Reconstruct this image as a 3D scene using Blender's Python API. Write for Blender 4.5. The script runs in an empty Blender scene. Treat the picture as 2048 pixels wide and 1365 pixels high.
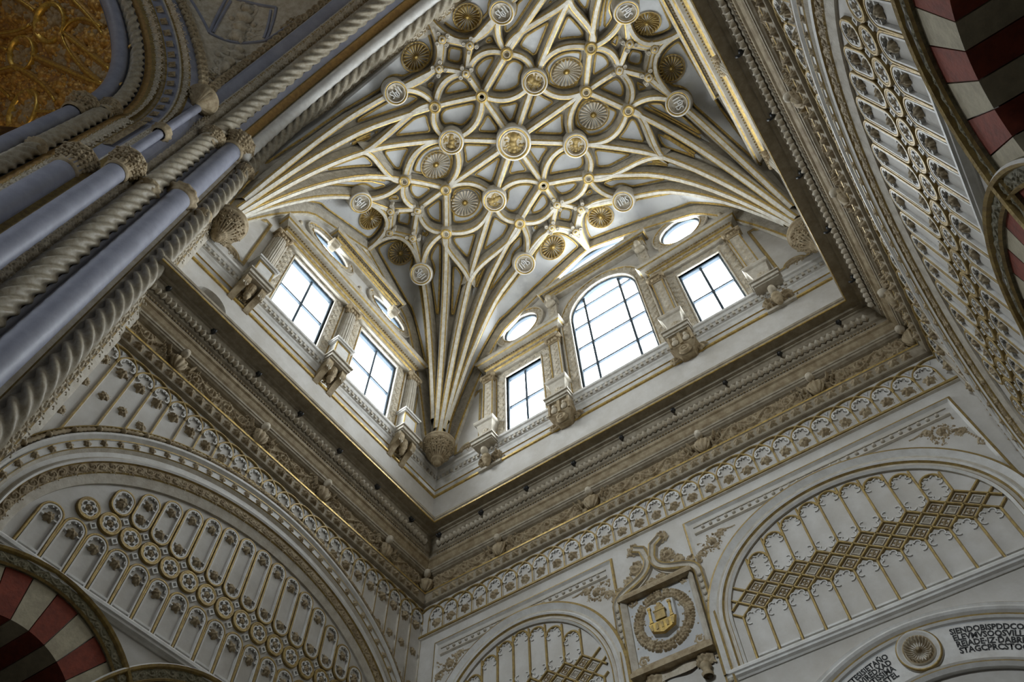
import bpy, math, random
import numpy as np
from mathutils import Vector, Matrix
from mathutils.geometry import tessellate_polygon
random.seed(7)
SC = bpy.context.scene
COL = SC.collection
PI = math.pi

# ------------------------------------------------------------------ camera, world, exposure
cam = bpy.data.cameras.new('camera'); camo = bpy.data.objects.new('camera', cam); COL.objects.link(camo)
CB = np.array([[0.82227838, 0.56881474, -0.0175516], [0.49660525, -0.70214734, 0.51026694], [0.27792355, -0.42829768, -0.85983696]])
camo.matrix_world = Matrix([[*CB.T[0], 0], [*CB.T[1], 0], [*CB.T[2], 0], [0, 0, 0, 1]])
cam.sensor_width = 36; cam.lens = 36 * 1454.5944 / 2048; cam.clip_end = 200; cam.clip_start = .05
SC.camera = camo
W = bpy.data.worlds.new('sky'); SC.world = W; W.use_nodes = True
WORLD_STRENGTH = 0.05
PANE_STRENGTH = 14.0
SKY_WATTS = 470.0
W.node_tree.nodes['Background'].inputs[0].default_value = (.80, .90, 1.0, 1)
W.node_tree.nodes['Background'].inputs[1].default_value = WORLD_STRENGTH
vs = SC.view_settings
vs.view_transform = 'Standard'; vs.look = 'None'; vs.gamma = 1; vs.use_curve_mapping = False
vs.exposure = 0.0
SC.cycles.max_bounces = 6; SC.cycles.diffuse_bounces = 3; SC.cycles.glossy_bounces = 3
SC.cycles.caustics_reflective = False; SC.cycles.caustics_refractive = False
SC.cycles.sample_clamp_indirect = 8
SC.cycles.use_denoising = True

# ------------------------------------------------------------------ materials
MATS = {}
def mat(name, c1, c2=None, scale=3.0, rough=.75, metal=0.0, bump=0.0, bscale=40.0, btype='noise', detail=6, c3=None, lo=.38, hi=.62, emit=None):
    m = bpy.data.materials.new(name); m.use_nodes = True; nt = m.node_tree; N = nt.nodes; L = nt.links
    b = N['Principled BSDF']
    b.inputs['Roughness'].default_value = rough; b.inputs['Metallic'].default_value = metal
    tc = N.new('ShaderNodeTexCoord'); geo = N.new('ShaderNodeNewGeometry')
    if c2 is None: c2 = tuple(v * .8 for v in c1)
    nz = N.new('ShaderNodeTexNoise'); nz.inputs['Scale'].default_value = scale; nz.inputs['Detail'].default_value = detail; nz.inputs['Roughness'].default_value = .65
    L.new(geo.outputs['Position'], nz.inputs['Vector'])
    cr = N.new('ShaderNodeValToRGB'); cr.color_ramp.elements[0].position = lo; cr.color_ramp.elements[1].position = hi
    cr.color_ramp.elements[0].color = (*c2, 1); cr.color_ramp.elements[1].color = (*c1, 1)
    L.new(nz.outputs['Fac'], cr.inputs['Fac'])
    out = cr.outputs['Color']
    if c3 is not None:   # large stains
        n2 = N.new('ShaderNodeTexNoise'); n2.inputs['Scale'].default_value = .55; n2.inputs['Detail'].default_value = 8; n2.inputs['Roughness'].default_value = .7
        L.new(geo.outputs['Position'], n2.inputs['Vector'])
        r2 = N.new('ShaderNodeValToRGB'); r2.color_ramp.elements[0].position = .46; r2.color_ramp.elements[1].position = .66
        r2.color_ramp.elements[0].color = (0, 0, 0, 1); r2.color_ramp.elements[1].color = (1, 1, 1, 1)
        L.new(n2.outputs['Fac'], r2.inputs['Fac'])
        mx = N.new('ShaderNodeMix'); mx.data_type = 'RGBA'
        L.new(r2.outputs['Color'], mx.inputs['Factor']); L.new(out, mx.inputs['A']); mx.inputs['B'].default_value = (*c3, 1)
        out = mx.outputs['Result']
    L.new(out, b.inputs['Base Color'])
    if bump:
        if btype == 'noise':
            t = N.new('ShaderNodeTexNoise'); t.inputs['Scale'].default_value = bscale; t.inputs['Detail'].default_value = 5
            h = t.outputs['Fac']
        else:
            t = N.new('ShaderNodeTexVoronoi'); t.inputs['Scale'].default_value = bscale; h = t.outputs['Distance']
        L.new(geo.outputs['Position'], t.inputs['Vector'])
        bp = N.new('ShaderNodeBump'); bp.inputs['Strength'].default_value = bump; bp.inputs['Distance'].default_value = .03
        L.new(h, bp.inputs['Height']); L.new(bp.outputs['Normal'], b.inputs['Normal'])
    MATS[name] = m
    return m
PLASTER = mat('white plaster', (.64, .62, .585), (.57, .545, .50), 1.6, .8, bump=.15, bscale=9, c3=(.51, .48, .43))
STONE = mat('moulded cream stone', (.58, .54, .46), (.45, .40, .32), 5, .75, bump=.2, bscale=25)
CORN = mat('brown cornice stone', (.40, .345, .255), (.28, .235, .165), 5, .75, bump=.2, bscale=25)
WHITE = mat('white painted stone', (.72, .71, .68), (.60, .58, .54), 4, .55, bump=.1, bscale=20)
CARVE = mat('carved tan stone', (.44, .355, .225), (.27, .20, .11), 5, .75, bump=.15, bscale=22)
CARVEL = mat('carved pale stone', (.62, .56, .45), (.46, .39, .28), 5, .75, bump=.12, bscale=22)
RIBSIDE = mat('carved rib side', (.53, .49, .41), (.38, .34, .27), 4, .8, bump=.5, bscale=14, btype='vor')
PANEL = mat('pale blue grey panel', (.60, .605, .595), (.47, .475, .475), 2.2, .8, bump=.1, bscale=15, c3=(.39, .395, .41))
RIBW = mat('rib fillet', (.70, .67, .59), (.54, .49, .40), 5, .65, bump=.15, bscale=20)
WEB = mat('vault web stone', (.54, .50, .42), (.42, .37, .29), 3, .85, bump=.2, bscale=18)
GOLD = mat('worn gilding', (.62, .43, .12), (.36, .25, .09), 9, .42, .55, bump=.25, bscale=30)
GOLDD = mat('dull gilding', (.42, .30, .10), (.26, .18, .07), 9, .5, .35, bump=.25, bscale=30)
OCHRE = mat('ochre painted fillet', (.42, .25, .07), (.28, .16, .05), 8, .6, .1, bump=.2, bscale=30)
LILAC = mat('shade-darkened lilac shaft stone', (.30, .31, .38), (.24, .25, .31), 2.5, .5, bump=.08, bscale=15)  # pale shaft stone darkened, the shade on the pier put into its colour
TWIST = mat('shade-darkened twisted shaft stone', (.42, .375, .29), (.29, .245, .17), 7, .5, bump=.15, bscale=25)  # also darkened, so the colour carries part of the pier's shade
RED = mat('red voussoir', (.27, .055, .028), (.19, .04, .022), 6, .85, bump=.2, bscale=20)
CREAM = mat('cream voussoir', (.50, .45, .32), (.40, .35, .25), 6, .85, bump=.2, bscale=20)
GREENST = mat('weathered archivolt stone', (.24, .21, .13), (.12, .11, .06), 10, .8, bump=.3, bscale=35)
IRON = mat('window iron', (.03, .055, .08), (.022, .04, .06), 8, .5)
HOOKM = mat('black iron', (.02, .02, .02), (.015, .015, .015), 8, .5)
OLDGOLD = mat('gilded choir vault', (.62, .38, .09), (.34, .18, .05), 7, .5, .35, bump=.5, bscale=20)
OLDGOLD2 = mat('bright gilded rib', (.85, .60, .13), (.5, .31, .07), 9, .4, .6)
BROWN = mat('brown relief ground', (.40, .22, .07), (.22, .12, .05), 7, .7, .1, bump=.6, bscale=18)
INK = mat('black painted letters', (.02, .02, .02), (.015, .015, .015), 8, .7)
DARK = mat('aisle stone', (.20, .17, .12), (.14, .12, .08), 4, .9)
FLOORM = mat('stone floor', (.24, .22, .20), (.18, .165, .15), 1.5, .4)
PANE = bpy.data.materials.new('bright window pane'); PANE.use_nodes = True
_n = PANE.node_tree.nodes; _n.clear()
_o = _n.new('ShaderNodeOutputMaterial'); _e = _n.new('ShaderNodeEmission'); _e.inputs[0].default_value = (.90, .96, 1.0, 1); _e.inputs[1].default_value = PANE_STRENGTH
_t = _n.new('ShaderNodeBsdfTransparent'); _a = _n.new('ShaderNodeAddShader')
PANE.node_tree.links.new(_e.outputs[0], _a.inputs[0]); PANE.node_tree.links.new(_t.outputs[0], _a.inputs[1]); PANE.node_tree.links.new(_a.outputs[0], _o.inputs[0])

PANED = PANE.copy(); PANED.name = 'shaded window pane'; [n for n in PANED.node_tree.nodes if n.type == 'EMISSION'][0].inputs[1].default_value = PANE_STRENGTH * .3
# ------------------------------------------------------------------ mesh helpers
class MB:
    def __init__(s): s.v = []; s.f = []; s.m = []
    def add(s, vs, fs, mi=0):
        o = len(s.v); s.v.extend([tuple(map(float, p)) for p in vs])
        if isinstance(mi, int):
            for f in fs: s.f.append(tuple(i + o for i in f)); s.m.append(mi)
        else:
            for f, k in zip(fs, mi): s.f.append(tuple(i + o for i in f)); s.m.append(k)
        return s
    def grid(s, G, mi=0, cu=False, cv=False, flip=False):
        """G: rows x cols x 3. mi: int or per-column-segment list"""
        G = np.asarray(G, float); R, C = G.shape[:2]; fs = []; ms = []
        for i in range(R if cu else R - 1):
            for j in range(C if cv else C - 1):
                a = i * C + j; b = i * C + (j + 1) % C; c = ((i + 1) % R) * C + (j + 1) % C; d = ((i + 1) % R) * C + j
                fs.append((a, d, c, b) if flip else (a, b, c, d)); ms.append(mi if isinstance(mi, int) else mi[j])
        return s.add(G.reshape(-1, 3), fs, ms)
    def box(s, x0, x1, y0, y1, z0, z1, mi=0, tx=0, ty=0):
        """tx, ty: top face inset"""
        v = [(x0, y0, z0), (x1, y0, z0), (x1, y1, z0), (x0, y1, z0), (x0 + tx, y0 + ty, z1), (x1 - tx, y0 + ty, z1), (x1 - tx, y1 - ty, z1), (x0 + tx, y1 - ty, z1)]
        return s.add(v, [(0, 3, 2, 1), (4, 5, 6, 7), (0, 1, 5, 4), (1, 2, 6, 5), (2, 3, 7, 6), (3, 0, 4, 7)], mi)
    def prism(s, poly, d0, d1, mi=0, side=None, bev=0, back=False):
        """polygon in the uv plane raised from d0 to d1"""
        n = len(poly); P = np.asarray(poly, float)
        if area(P) < 0: P = P[::-1]
        T = inset(P, bev) if bev else P
        fs = [(i, (i + 1) % n, n + (i + 1) % n, n + i) for i in range(n)]
        s.add([(*p, d0) for p in P] + [(*p, d1) for p in T], fs, mi if side is None else side)
        s.fill([T], d1, mi)
        if back: s.fill([P], d0, mi, True)
        return s
    def fill(s, loops, d, mi=0, flip=False):
        ls = [[Vector((p[0], p[1], 0)) for p in l] for l in loops]
        tris = tessellate_polygon(ls); pts = [p for l in loops for p in l]
        fs = []
        for t in tris:
            a, b, c = (pts[i] for i in t)
            cr = (b[0] - a[0]) * (c[1] - a[1]) - (b[1] - a[1]) * (c[0] - a[0])
            if abs(cr) < 1e-12: continue
            t = tuple(t) if cr > 0 else (t[0], t[2], t[1])
            fs.append(t if not flip else (t[0], t[2], t[1]))
        return s.add([(p[0], p[1], d) for p in pts], fs, mi)
    def sweep(s, path, prof, closed=False, mi=0, caps=False):
        """sweep a profile [(offset to the left, height)] along a 2D path, mitred"""
        P = np.asarray(path, float); n = len(P); G = []
        for i in range(n):
            a = P[(i - 1) % n] if (closed or i) else None; c = P[(i + 1) % n] if (closed or i < n - 1) else None
            d1 = unit(P[i] - a) if a is not None else None; d2 = unit(c - P[i]) if c is not None else None
            if d1 is None: d1 = d2
            if d2 is None: d2 = d1
            n1 = np.array([-d1[1], d1[0]]); n2 = np.array([-d2[1], d2[0]])
            k = max(1 + n1 @ n2, .3); nn = (n1 + n2) / k
            G.append([(P[i][0] + nn[0] * o, P[i][1] + nn[1] * o, h) for o, h in prof])
        s.grid(G, mi, cu=closed, flip=True)
        if caps and not closed:
            k = len(prof)
            o = len(s.v) - n * k
            s.f.append(tuple(o + j for j in range(k))); s.m.append(mi if isinstance(mi, int) else mi[0])
            s.f.append(tuple(o + (n - 1) * k + j for j in reversed(range(k)))); s.m.append(mi if isinstance(mi, int) else mi[0])
        return s
    def lathe(s, prof, n=24, mi=0, lobes=0, amp=None, axis='z', sx=1, sy=1, a0=0, a1=2 * PI):
        """prof [(r, h)], optional angular lobes with amplitude amp(k) per profile point"""
        G = []; full = abs(a1 - a0 - 2 * PI) < 1e-6
        m = n if full else n + 1
        for j in range(m):
            a = a0 + (a1 - a0) * j / n; row = []
            for k, (r, h) in enumerate(prof):
                q = r
                if lobes and amp: q = r * (1 + amp[k] * (abs(math.sin(lobes * a / 2)) - .5))
                row.append((q * math.cos(a) * sx, q * math.sin(a) * sy, h))
            G.append(row)
        return s.grid(G, mi, cu=full)
    def tube(s, path, r, n=10, mi=0, closed=False, tw=0, twk=0, amp=0, caps=True, half=None, ref=(0, 0, 1)):
        P = np.asarray(path, float); N = len(P); G = []
        T = np.gradient(P, axis=0) if not closed else (np.roll(P, -1, 0) - np.roll(P, 1, 0))
        T /= np.linalg.norm(T, axis=1)[:, None] + 1e-12
        L = np.concatenate([[0], np.cumsum(np.linalg.norm(np.diff(P, axis=0), axis=1))])
        ref = np.asarray(ref, float); rr = r if hasattr(r, '__len__') else [r] * N
        for i in range(N):
            e1 = np.cross(T[i], ref)
            if np.linalg.norm(e1) < 1e-4: e1 = np.cross(T[i], (1, 0, 0))
            e1 = unit(e1); e2 = np.cross(e1, T[i]); row = []
            for j in range(n):
                a = 2 * PI * j / n; q = rr[i] * (1 + (amp * math.cos(tw * a + twk * L[i]) if tw else 0))
                row.append(P[i] + (e1 * math.cos(a) + e2 * math.sin(a)) * q)
            G.append(row)
        s.grid(G, mi, cu=closed, cv=True)
        if caps and not closed:
            o = len(s.v) - N * n
            s.f.append(tuple(o + j for j in reversed(range(n)))); s.m.append(mi)
            s.f.append(tuple(o + (N - 1) * n + j for j in range(n))); s.m.append(mi)
        return s
    def ball(s, c, r, mi=0, n=10, m=7, sc=(1, 1, 1)):
        G = [[(c[0] + r * sc[0] * math.sin(PI * i / m) * math.cos(2 * PI * j / n), c[1] + r * sc[1] * math.sin(PI * i / m) * math.sin(2 * PI * j / n), c[2] + r * sc[2] * math.cos(PI * i / m)) for j in range(n)] for i in range(m + 1)]
        return s.grid(G, mi, cv=True, flip=True)
    def relief(s, D, res=.02, z0=0.0, hs=1.0, mi=0):
        """carved relief: the union of rounded strokes. D rows (x, y, r, height scale)"""
        D = np.asarray(D, float)
        x0, x1 = (D[:, 0] - D[:, 2]).min() - res, (D[:, 0] + D[:, 2]).max() + res
        y0, y1 = (D[:, 1] - D[:, 2]).min() - res, (D[:, 1] + D[:, 2]).max() + res
        xs = np.arange(x0, x1 + res, res); ys = np.arange(y0, y1 + res, res)
        H = np.zeros((len(ys), len(xs)))
        for x, y, r, k in D:
            i0, i1 = np.searchsorted(ys, [y - r, y + r]); j0, j1 = np.searchsorted(xs, [x - r, x + r])
            if i1 <= i0 or j1 <= j0: continue
            q = r * r - (xs[None, j0:j1] - x) ** 2 - (ys[i0:i1, None] - y) ** 2
            H[i0:i1, j0:j1] = np.maximum(H[i0:i1, j0:j1], k * np.sqrt(np.maximum(q, 0)))
        keep = {}; vs = []; fs = []
        def vid(i, j):
            if (i, j) not in keep: keep[(i, j)] = len(vs); vs.append((xs[j], ys[i], z0 + H[i, j] * hs if H[i, j] > 0 else z0 - .004))
            return keep[(i, j)]
        for i in range(len(ys) - 1):
            for j in range(len(xs) - 1):
                if max(H[i, j], H[i + 1, j], H[i, j + 1], H[i + 1, j + 1]) > 0:
                    fs.append((vid(i, j), vid(i, j + 1), vid(i + 1, j + 1), vid(i + 1, j)))
        return s.add(vs, fs, mi)
    def mesh(s, name, mats, smooth=False):
        me = bpy.data.meshes.new(name); me.from_pydata(s.v, [], s.f)
        for m in (mats if isinstance(mats, (list, tuple)) else [mats]): me.materials.append(m)
        me.polygons.foreach_set('material_index', s.m)
        if smooth: me.polygons.foreach_set('use_smooth', [True] * len(s.f))
        me.update(); return me
    def build(s, name, mats, parent=None, M=None, smooth=False):
        return put(name, s.mesh(name, mats, smooth), parent, M)
def unit(v): v = np.asarray(v, float); return v / (np.linalg.norm(v) + 1e-12)
def area(P): x, y = P[:, 0], P[:, 1]; return .5 * np.sum(x * np.roll(y, -1) - np.roll(x, -1) * y)
def inset(P, d):
    Q = []; n = len(P)
    for i in range(n):
        d1 = unit(P[i] - P[i - 1]); d2 = unit(P[(i + 1) % n] - P[i]); n1 = np.array([-d1[1], d1[0]]); n2 = np.array([-d2[1], d2[0]])
        Q.append(P[i] + (n1 + n2) / max(1 + n1 @ n2, .4) * d)
    return np.array(Q)
def put(name, data, parent=None, M=None):
    o = bpy.data.objects.new(name, data); COL.objects.link(o)
    if parent is not None: o.parent = parent
    if M is not None: o.matrix_basis = M
    return o
def empty(name, M=None): return put(name, None, None, M)
def tag(o, label, cat=None, group=None, kind=None):
    o['label'] = label
    if cat: o['category'] = cat
    if group: o['group'] = group
    if kind: o['kind'] = kind
    return o
def TR(u=0, v=0, d=0, rz=0, s=1, sy=None):
    M = Matrix.Translation((u, v, d)) @ Matrix.Rotation(rz, 4, 'Z')
    if s != 1 or sy is not None: M = M @ Matrix.Diagonal((s, s if sy is None else sy, s, 1))
    return M
def frame(o, X, Y, Z): return Matrix([[X[0], Y[0], Z[0], o[0]], [X[1], Y[1], Z[1], o[1]], [X[2], Y[2], Z[2], o[2]], [0, 0, 0, 1]])
def copy_tree(o, parent=None, M=None):
    c = o.copy(); COL.objects.link(c); c.parent = parent
    if M is not None: c.matrix_basis = M
    for ch in list(o.children): copy_tree(ch, c)
    return c
def arc(cx, cy, r, a0, a1, n, ry=None): return [(cx + r * math.cos(a0 + (a1 - a0) * i / n), cy + (ry or r) * math.sin(a0 + (a1 - a0) * i / n)) for i in range(n + 1)]
def bez(p, n=16):
    p = np.asarray(p, float); t = np.linspace(0, 1, n + 1)[:, None]
    if len(p) == 3: return (1 - t) ** 2 * p[0] + 2 * t * (1 - t) * p[1] + t * t * p[2]
    return (1 - t) ** 3 * p[0] + 3 * t * (1 - t) ** 2 * p[1] + 3 * t * t * (1 - t) * p[2] + t ** 3 * p[3]

# ------------------------------------------------------------------ carved ornament as strokes
def stroke(pts, w0, w1, k=1.0):
    P = np.asarray(pts, float); n = len(P); return [(P[i][0], P[i][1], w0 + (w1 - w0) * i / (n - 1), k) for i in range(n)]
def volute(cx, cy, r, a0, turns, w, sgn=1, k=1.0, leaves=True, rnd=random):
    out = []; n = int(16 * turns)
    for i in range(n + 1):
        t = i / n; rr = r * (1 - .8 * t); a = a0 + sgn * 2 * PI * turns * t
        p = (cx + rr * math.cos(a), cy + rr * math.sin(a)); out.append((*p, w * (1 - .45 * t), k))
        if leaves and i % 3 == 1 and t < .6:
            b = a + sgn * .5
            out += stroke([(p[0], p[1]), (p[0] + r * .30 * math.cos(b), p[1] + r * .30 * math.sin(b)), (p[0] + r * .48 * math.cos(b + sgn * .5), p[1] + r * .48 * math.sin(b + sgn * .5))], w * .8, w * .35, k * .9)
    out.append((cx, cy, w * 1.35, k * 1.1))
    return out
def flower(cx, cy, r, n=5, k=1.0, a0=.3):
    out = [(cx, cy, r * .33, 1.5 * k)]
    for i in range(n):
        a = a0 + 2 * PI * i / n
        out += [(cx + r * .48 * math.cos(a), cy + r * .48 * math.sin(a), r * .33, k), (cx + r * .78 * math.cos(a), cy + r * .78 * math.sin(a), r * .22, k * .8)]
    return out
def foliage(x0, x1, y0, y1, w, n, seed, k=1.0):
    """leafy infill of short curled strokes"""
    R = random.Random(seed); out = []
    for i in range(n):
        x = R.uniform(x0, x1); y = R.uniform(y0, y1); a = R.uniform(0, 2 * PI); l = w * R.uniform(1.5, 3); c = R.choice((-1, 1)) * R.uniform(.4, 1.2)
        out += stroke([(x, y), (x + l * .5 * math.cos(a), y + l * .5 * math.sin(a)), (x + l * math.cos(a + c * .5), y + l * math.sin(a + c * .5))], w * .55, w * .25, k * R.uniform(.7, 1.2))
    return out
def scroll_tile(L, H, w, seed=1):
    R = random.Random(seed); D = []
    D += stroke([(L * (i / 24), H / 2 + H * .30 * math.sin(2 * PI * i / 24)) for i in range(25)], w, w)
    D += volute(L * .25, H * .5 - H * .02, H * .34, PI / 2, 1.4, w * 1.1, -1, rnd=R)
    D += volute(L * .75, H * .5 + H * .02, H * .34, -PI / 2, 1.4, w * 1.1, 1, rnd=R)
    D += flower(L * .25, H * .47, H * .15) + flower(L * .75, H * .53, H * .15)
    D += foliage(L * .03, L * .97, H * .08, H * .92, w * 1.5, int(16 * L / H), seed)
    return D
def head_mesh(mb, c, r, mi=0):
    """a carved head with brow, nose and hair"""
    n, m = 14, 10; G = []
    for i in range(m + 1):
        row = []
        for j in range(n):
            th = PI * i / m; ph = 2 * PI * j / n; x = math.sin(th) * math.cos(ph); z = math.sin(th) * math.sin(ph); y = math.cos(th)
            q = 1.0
            if z > .6 and abs(x) < .25 and -.35 < y < .2: q = 1.16
            if z > .4 and .2 < abs(x) < .5 and 0 < y < .35: q = .88
            if y > .45 or z < -.1: q = 1.12 + .08 * math.sin(7 * ph) * math.sin(5 * th)
            row.append((c[0] + r * .85 * q * x, c[1] + r * 1.1 * q * y, c[2] + r * .95 * q * z))
        G.append(row)
    mb.grid(G, mi, cv=True)
# ------------------------------------------------------------------ frames of the walls: local x along the wall, local y up, local z into the room
XL, XR, YE = -11.45, 3.12, 12.60          # lower walls
XLA, XRA, YEA = -11.85, 3.52, 13.00       # upper walls, set back above the cornice
YN = 1.10                                  # north edge of the bay
CX, CY = -4.165, 7.05                      # centre of the vault
AX, AXA = 7.18, 7.30                       # axes of the side walls
FLOOR = -1.6
FE = frame((0, YE, 0), (1, 0, 0), (0, 0, 1), (0, -1, 0)); FEA = frame((0, YEA, 0), (1, 0, 0), (0, 0, 1), (0, -1, 0))
FL = frame((XL, AX, 0), (0, 1, 0), (0, 0, 1), (1, 0, 0)); FR = frame((XR, AX, 0), (0, -1, 0), (0, 0, 1), (-1, 0, 0))
FLA = frame((XLA, AXA, 0), (0, 1, 0), (0, 0, 1), (1, 0, 0)); FRA = frame((XRA, AXA, 0), (0, -1, 0), (0, 0, 1), (-1, 0, 0))
def struct(o, label): return tag(o, label, kind='structure')

# ------------------------------------------------------------------ floor and lower walls
m = MB(); m.box(-30, 22, -30, 30, FLOOR - .3, FLOOR); struct(m.build('floor', FLOORM), 'pale stone paving of the church floor')
ARCHU = (-3.66, 0.06, 3.78)              # striped arches on the side walls (centres)
AR, AZ = 1.75, 5.70
def side_wall(name, F, label):
    m = MB(); lo, hi = -5.9, 5.42; out = [(lo, FLOOR)]
    for c in ARCHU:
        out += [(c - 1.8, FLOOR)] + arc(c, AZ, 1.8, PI, 0, 24) + [(c + 1.8, FLOOR)]
    out += [(hi, FLOOR), (hi, 16.1), (lo, 16.1)]
    m.fill([out], 0)
    for c in ARCHU:
        for q in (c - 1.8, c + 1.8): m.grid([[(q, v, 0), (q, v, -1.5)] for v in (FLOOR, AZ)], 0)
    return struct(m.build(name, PLASTER, None, F), label)
wall_left = side_wall('wall_left', FL, 'white plaster side wall with a great blind arch, left of the corner')
wall_right = side_wall('wall_right', FR, 'white plaster side wall with a great blind arch, right edge of the view')
m = MB(); m.fill([[(XL, FLOOR), (XR, FLOOR), (XR, 16.1), (XL, 16.1)]], 0)
wall_end = struct(m.build('wall_end', PLASTER, None, FE), 'white plaster end wall with two blind arches and a coat of arms')
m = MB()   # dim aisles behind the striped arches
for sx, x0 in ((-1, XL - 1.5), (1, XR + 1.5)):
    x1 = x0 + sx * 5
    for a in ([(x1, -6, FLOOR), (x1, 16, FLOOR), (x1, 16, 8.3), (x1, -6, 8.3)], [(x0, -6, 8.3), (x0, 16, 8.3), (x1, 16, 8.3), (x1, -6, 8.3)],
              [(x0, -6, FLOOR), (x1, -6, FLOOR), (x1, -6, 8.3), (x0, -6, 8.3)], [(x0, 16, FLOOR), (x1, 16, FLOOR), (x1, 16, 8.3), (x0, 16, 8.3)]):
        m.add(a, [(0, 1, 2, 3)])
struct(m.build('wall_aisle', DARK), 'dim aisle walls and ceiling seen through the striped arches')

# ------------------------------------------------------------------ upper walls with window openings
def rect(a, b, c, d): return [(a, c), (b, c), (b, d), (a, d)]
def ell(cx, cy, rx, ry, n=40): return [(cx + rx * math.cos(2 * PI * i / n), cy + ry * math.sin(2 * PI * i / n)) for i in range(n)]
EC = -4.17
CWIN = [(EC - 1.475, 20), (EC + 1.475, 20)] + arc(EC, 24.9, 1.475, 0, PI, 24, 1.7)
HE = [rect(-8.76, -7.12, 20, 23.6), rect(-1.22, .42, 20, 23.6), CWIN, ell(-7.97, 26.75, .85, .85), ell(-.37, 26.75, .85, .85), ell(EC, 28.85, 1.62, .85)]
HS = [rect(-2.8, -.72, 20, 23.42), rect(.72, 2.8, 20, 23.42), ell(-1.75, 26.12, .95, .36), ell(1.75, 26.12, .95, .36), ell(-.05, 28.84, .95, .34)]
def upper_wall(name, F, u0, u1, holes, label, extra=()):
    m = MB(); m.fill([rect(u0, u1, 16.1, 31.5)] + holes + list(extra), 0)
    for h in holes: m.grid([[(u, v, 0), (u, v, -.55)] for u, v in h], 0, cu=True)
    for h in extra:
        m.grid([[(u, v, 0), (u, v, -.5)] for u, v in h], 0, cu=True); m.fill([h], -.5)
    return struct(m.build(name, PLASTER, None, F), label)
nichew = [(-4.75, 17.0), (-3.65, 17.0)] + arc(-4.2, 17.85, .55, 0, PI, 12, .5)
wall_ue = upper_wall('wall_upper_end', FEA, XLA, XRA, HE, 'cream upper end wall pierced by three windows above the cornice')
wall_ul = upper_wall('wall_upper_left', FLA, -6.3, 5.7, HS, 'cream upper left wall pierced by two windows above the cornice', [nichew])
wall_ur = upper_wall('wall_upper_right', FRA, -5.7, 6.3, HS, 'cream upper right wall hidden by its cornice')

# ------------------------------------------------------------------ the great cornice, one moulded course round three walls
PATH = [(XR, 1.3), (XR, YE), (XL, YE), (XL, 1.3)]
prof = [(-.01, 13.74), (.07, 13.77), (.10, 13.79), (.105, 13.82), (.125, 14.06), (.15, 14.08), (.15, 14.13), (.05, 14.19), (.02, 14.24), (.02, 14.70), (.09, 14.73), (.12, 14.76), (.15, 14.78), (.16, 14.83), (.18, 14.84),
        (.18, 14.90), (.21, 14.95), (.25, 15.08), (.29, 15.12), (.30, 15.18), (.27, 15.24), (.28, 15.33), (.33, 15.37), (.34, 15.42), (.37, 15.60), (.41, 15.64), (.43, 15.78), (.47, 15.80), (.47, 15.84), (.55, 15.86), (.57, 15.92), (.80, 15.94), (.82, 15.95), (.82, 15.99), (.80, 16.0), (.80, 16.06), (.82, 16.08), (.82, 16.16), (.79, 16.17), (-.5, 16.2)]
mi = [0] * (len(prof) - 1)
for i in (5,): mi[i] = 1
for i in (31, 32): mi[i] = 1
for i in (7, 8): mi[i] = 2
for i in (15, 16, 17, 18): mi[i] = 2
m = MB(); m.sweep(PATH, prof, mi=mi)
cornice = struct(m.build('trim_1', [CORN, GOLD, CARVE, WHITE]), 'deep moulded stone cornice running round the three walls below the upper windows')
# upper string course with the gold line and the beaded sill
PATHA = [(XRA, 1.3), (XRA, YEA), (XLA, YEA), (XLA, 1.3)]
profa = [(0, 18.78), (.05, 18.80), (.06, 18.86), (.0, 18.89), (.0, 19.12), (.04, 19.14), (.07, 19.30), (.11, 19.36), (.11, 19.42), (.15, 19.44), (.15, 19.60), (.19, 19.62), (.22, 19.72), (.27, 19.76), (.27, 19.86), (.10, 19.90), (-.02, 19.98)]
mi = [3] * (len(profa) - 1); mi[0] = 1; mi[1] = 1; mi[2] = 1; mi[4] = 1
m = MB(); m.sweep(PATHA, profa, mi=mi)
sillc = struct(m.build('trim_2', [STONE, GOLD, CARVE, WHITE]), 'white sill moulding with a beaded row and a gold line under the windows')
# rows of small carved pieces on the courses
def wall_run(step, off, z, margin=.25):
    """positions along the three cornice runs: (x, y, rotation about z so that local +y faces the room)"""
    out = []
    for a, b in zip(PATH[:-1], PATH[1:]):
        a = np.array(a); b = np.array(b); L = np.linalg.norm(b - a); d = (b - a) / L; nn = np.array([-d[1], d[0]])
        s0 = margin if a[1] < 2 else off + margin; s1 = L - (margin if b[1] < 2 else off + margin)
        k = max(1, int(round((s1 - s0) / step)))
        for i in range(k):
            p = a + d * (s0 + (i + .5) * (s1 - s0) / k) + nn * off
            out.append((p[0], p[1], z, math.atan2(-nn[0], nn[1])))
    return out
def RZ(p): return Matrix.Translation(p[:3]) @ Matrix.Rotation(p[3], 4, 'Z')
STAND = Matrix([[-1, 0, 0, 0], [0, 0, 1, 0], [0, 1, 0, 0], [0, 0, 0, 1]])   # wall-plane relief (u, v, d) onto local +y facing
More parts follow.
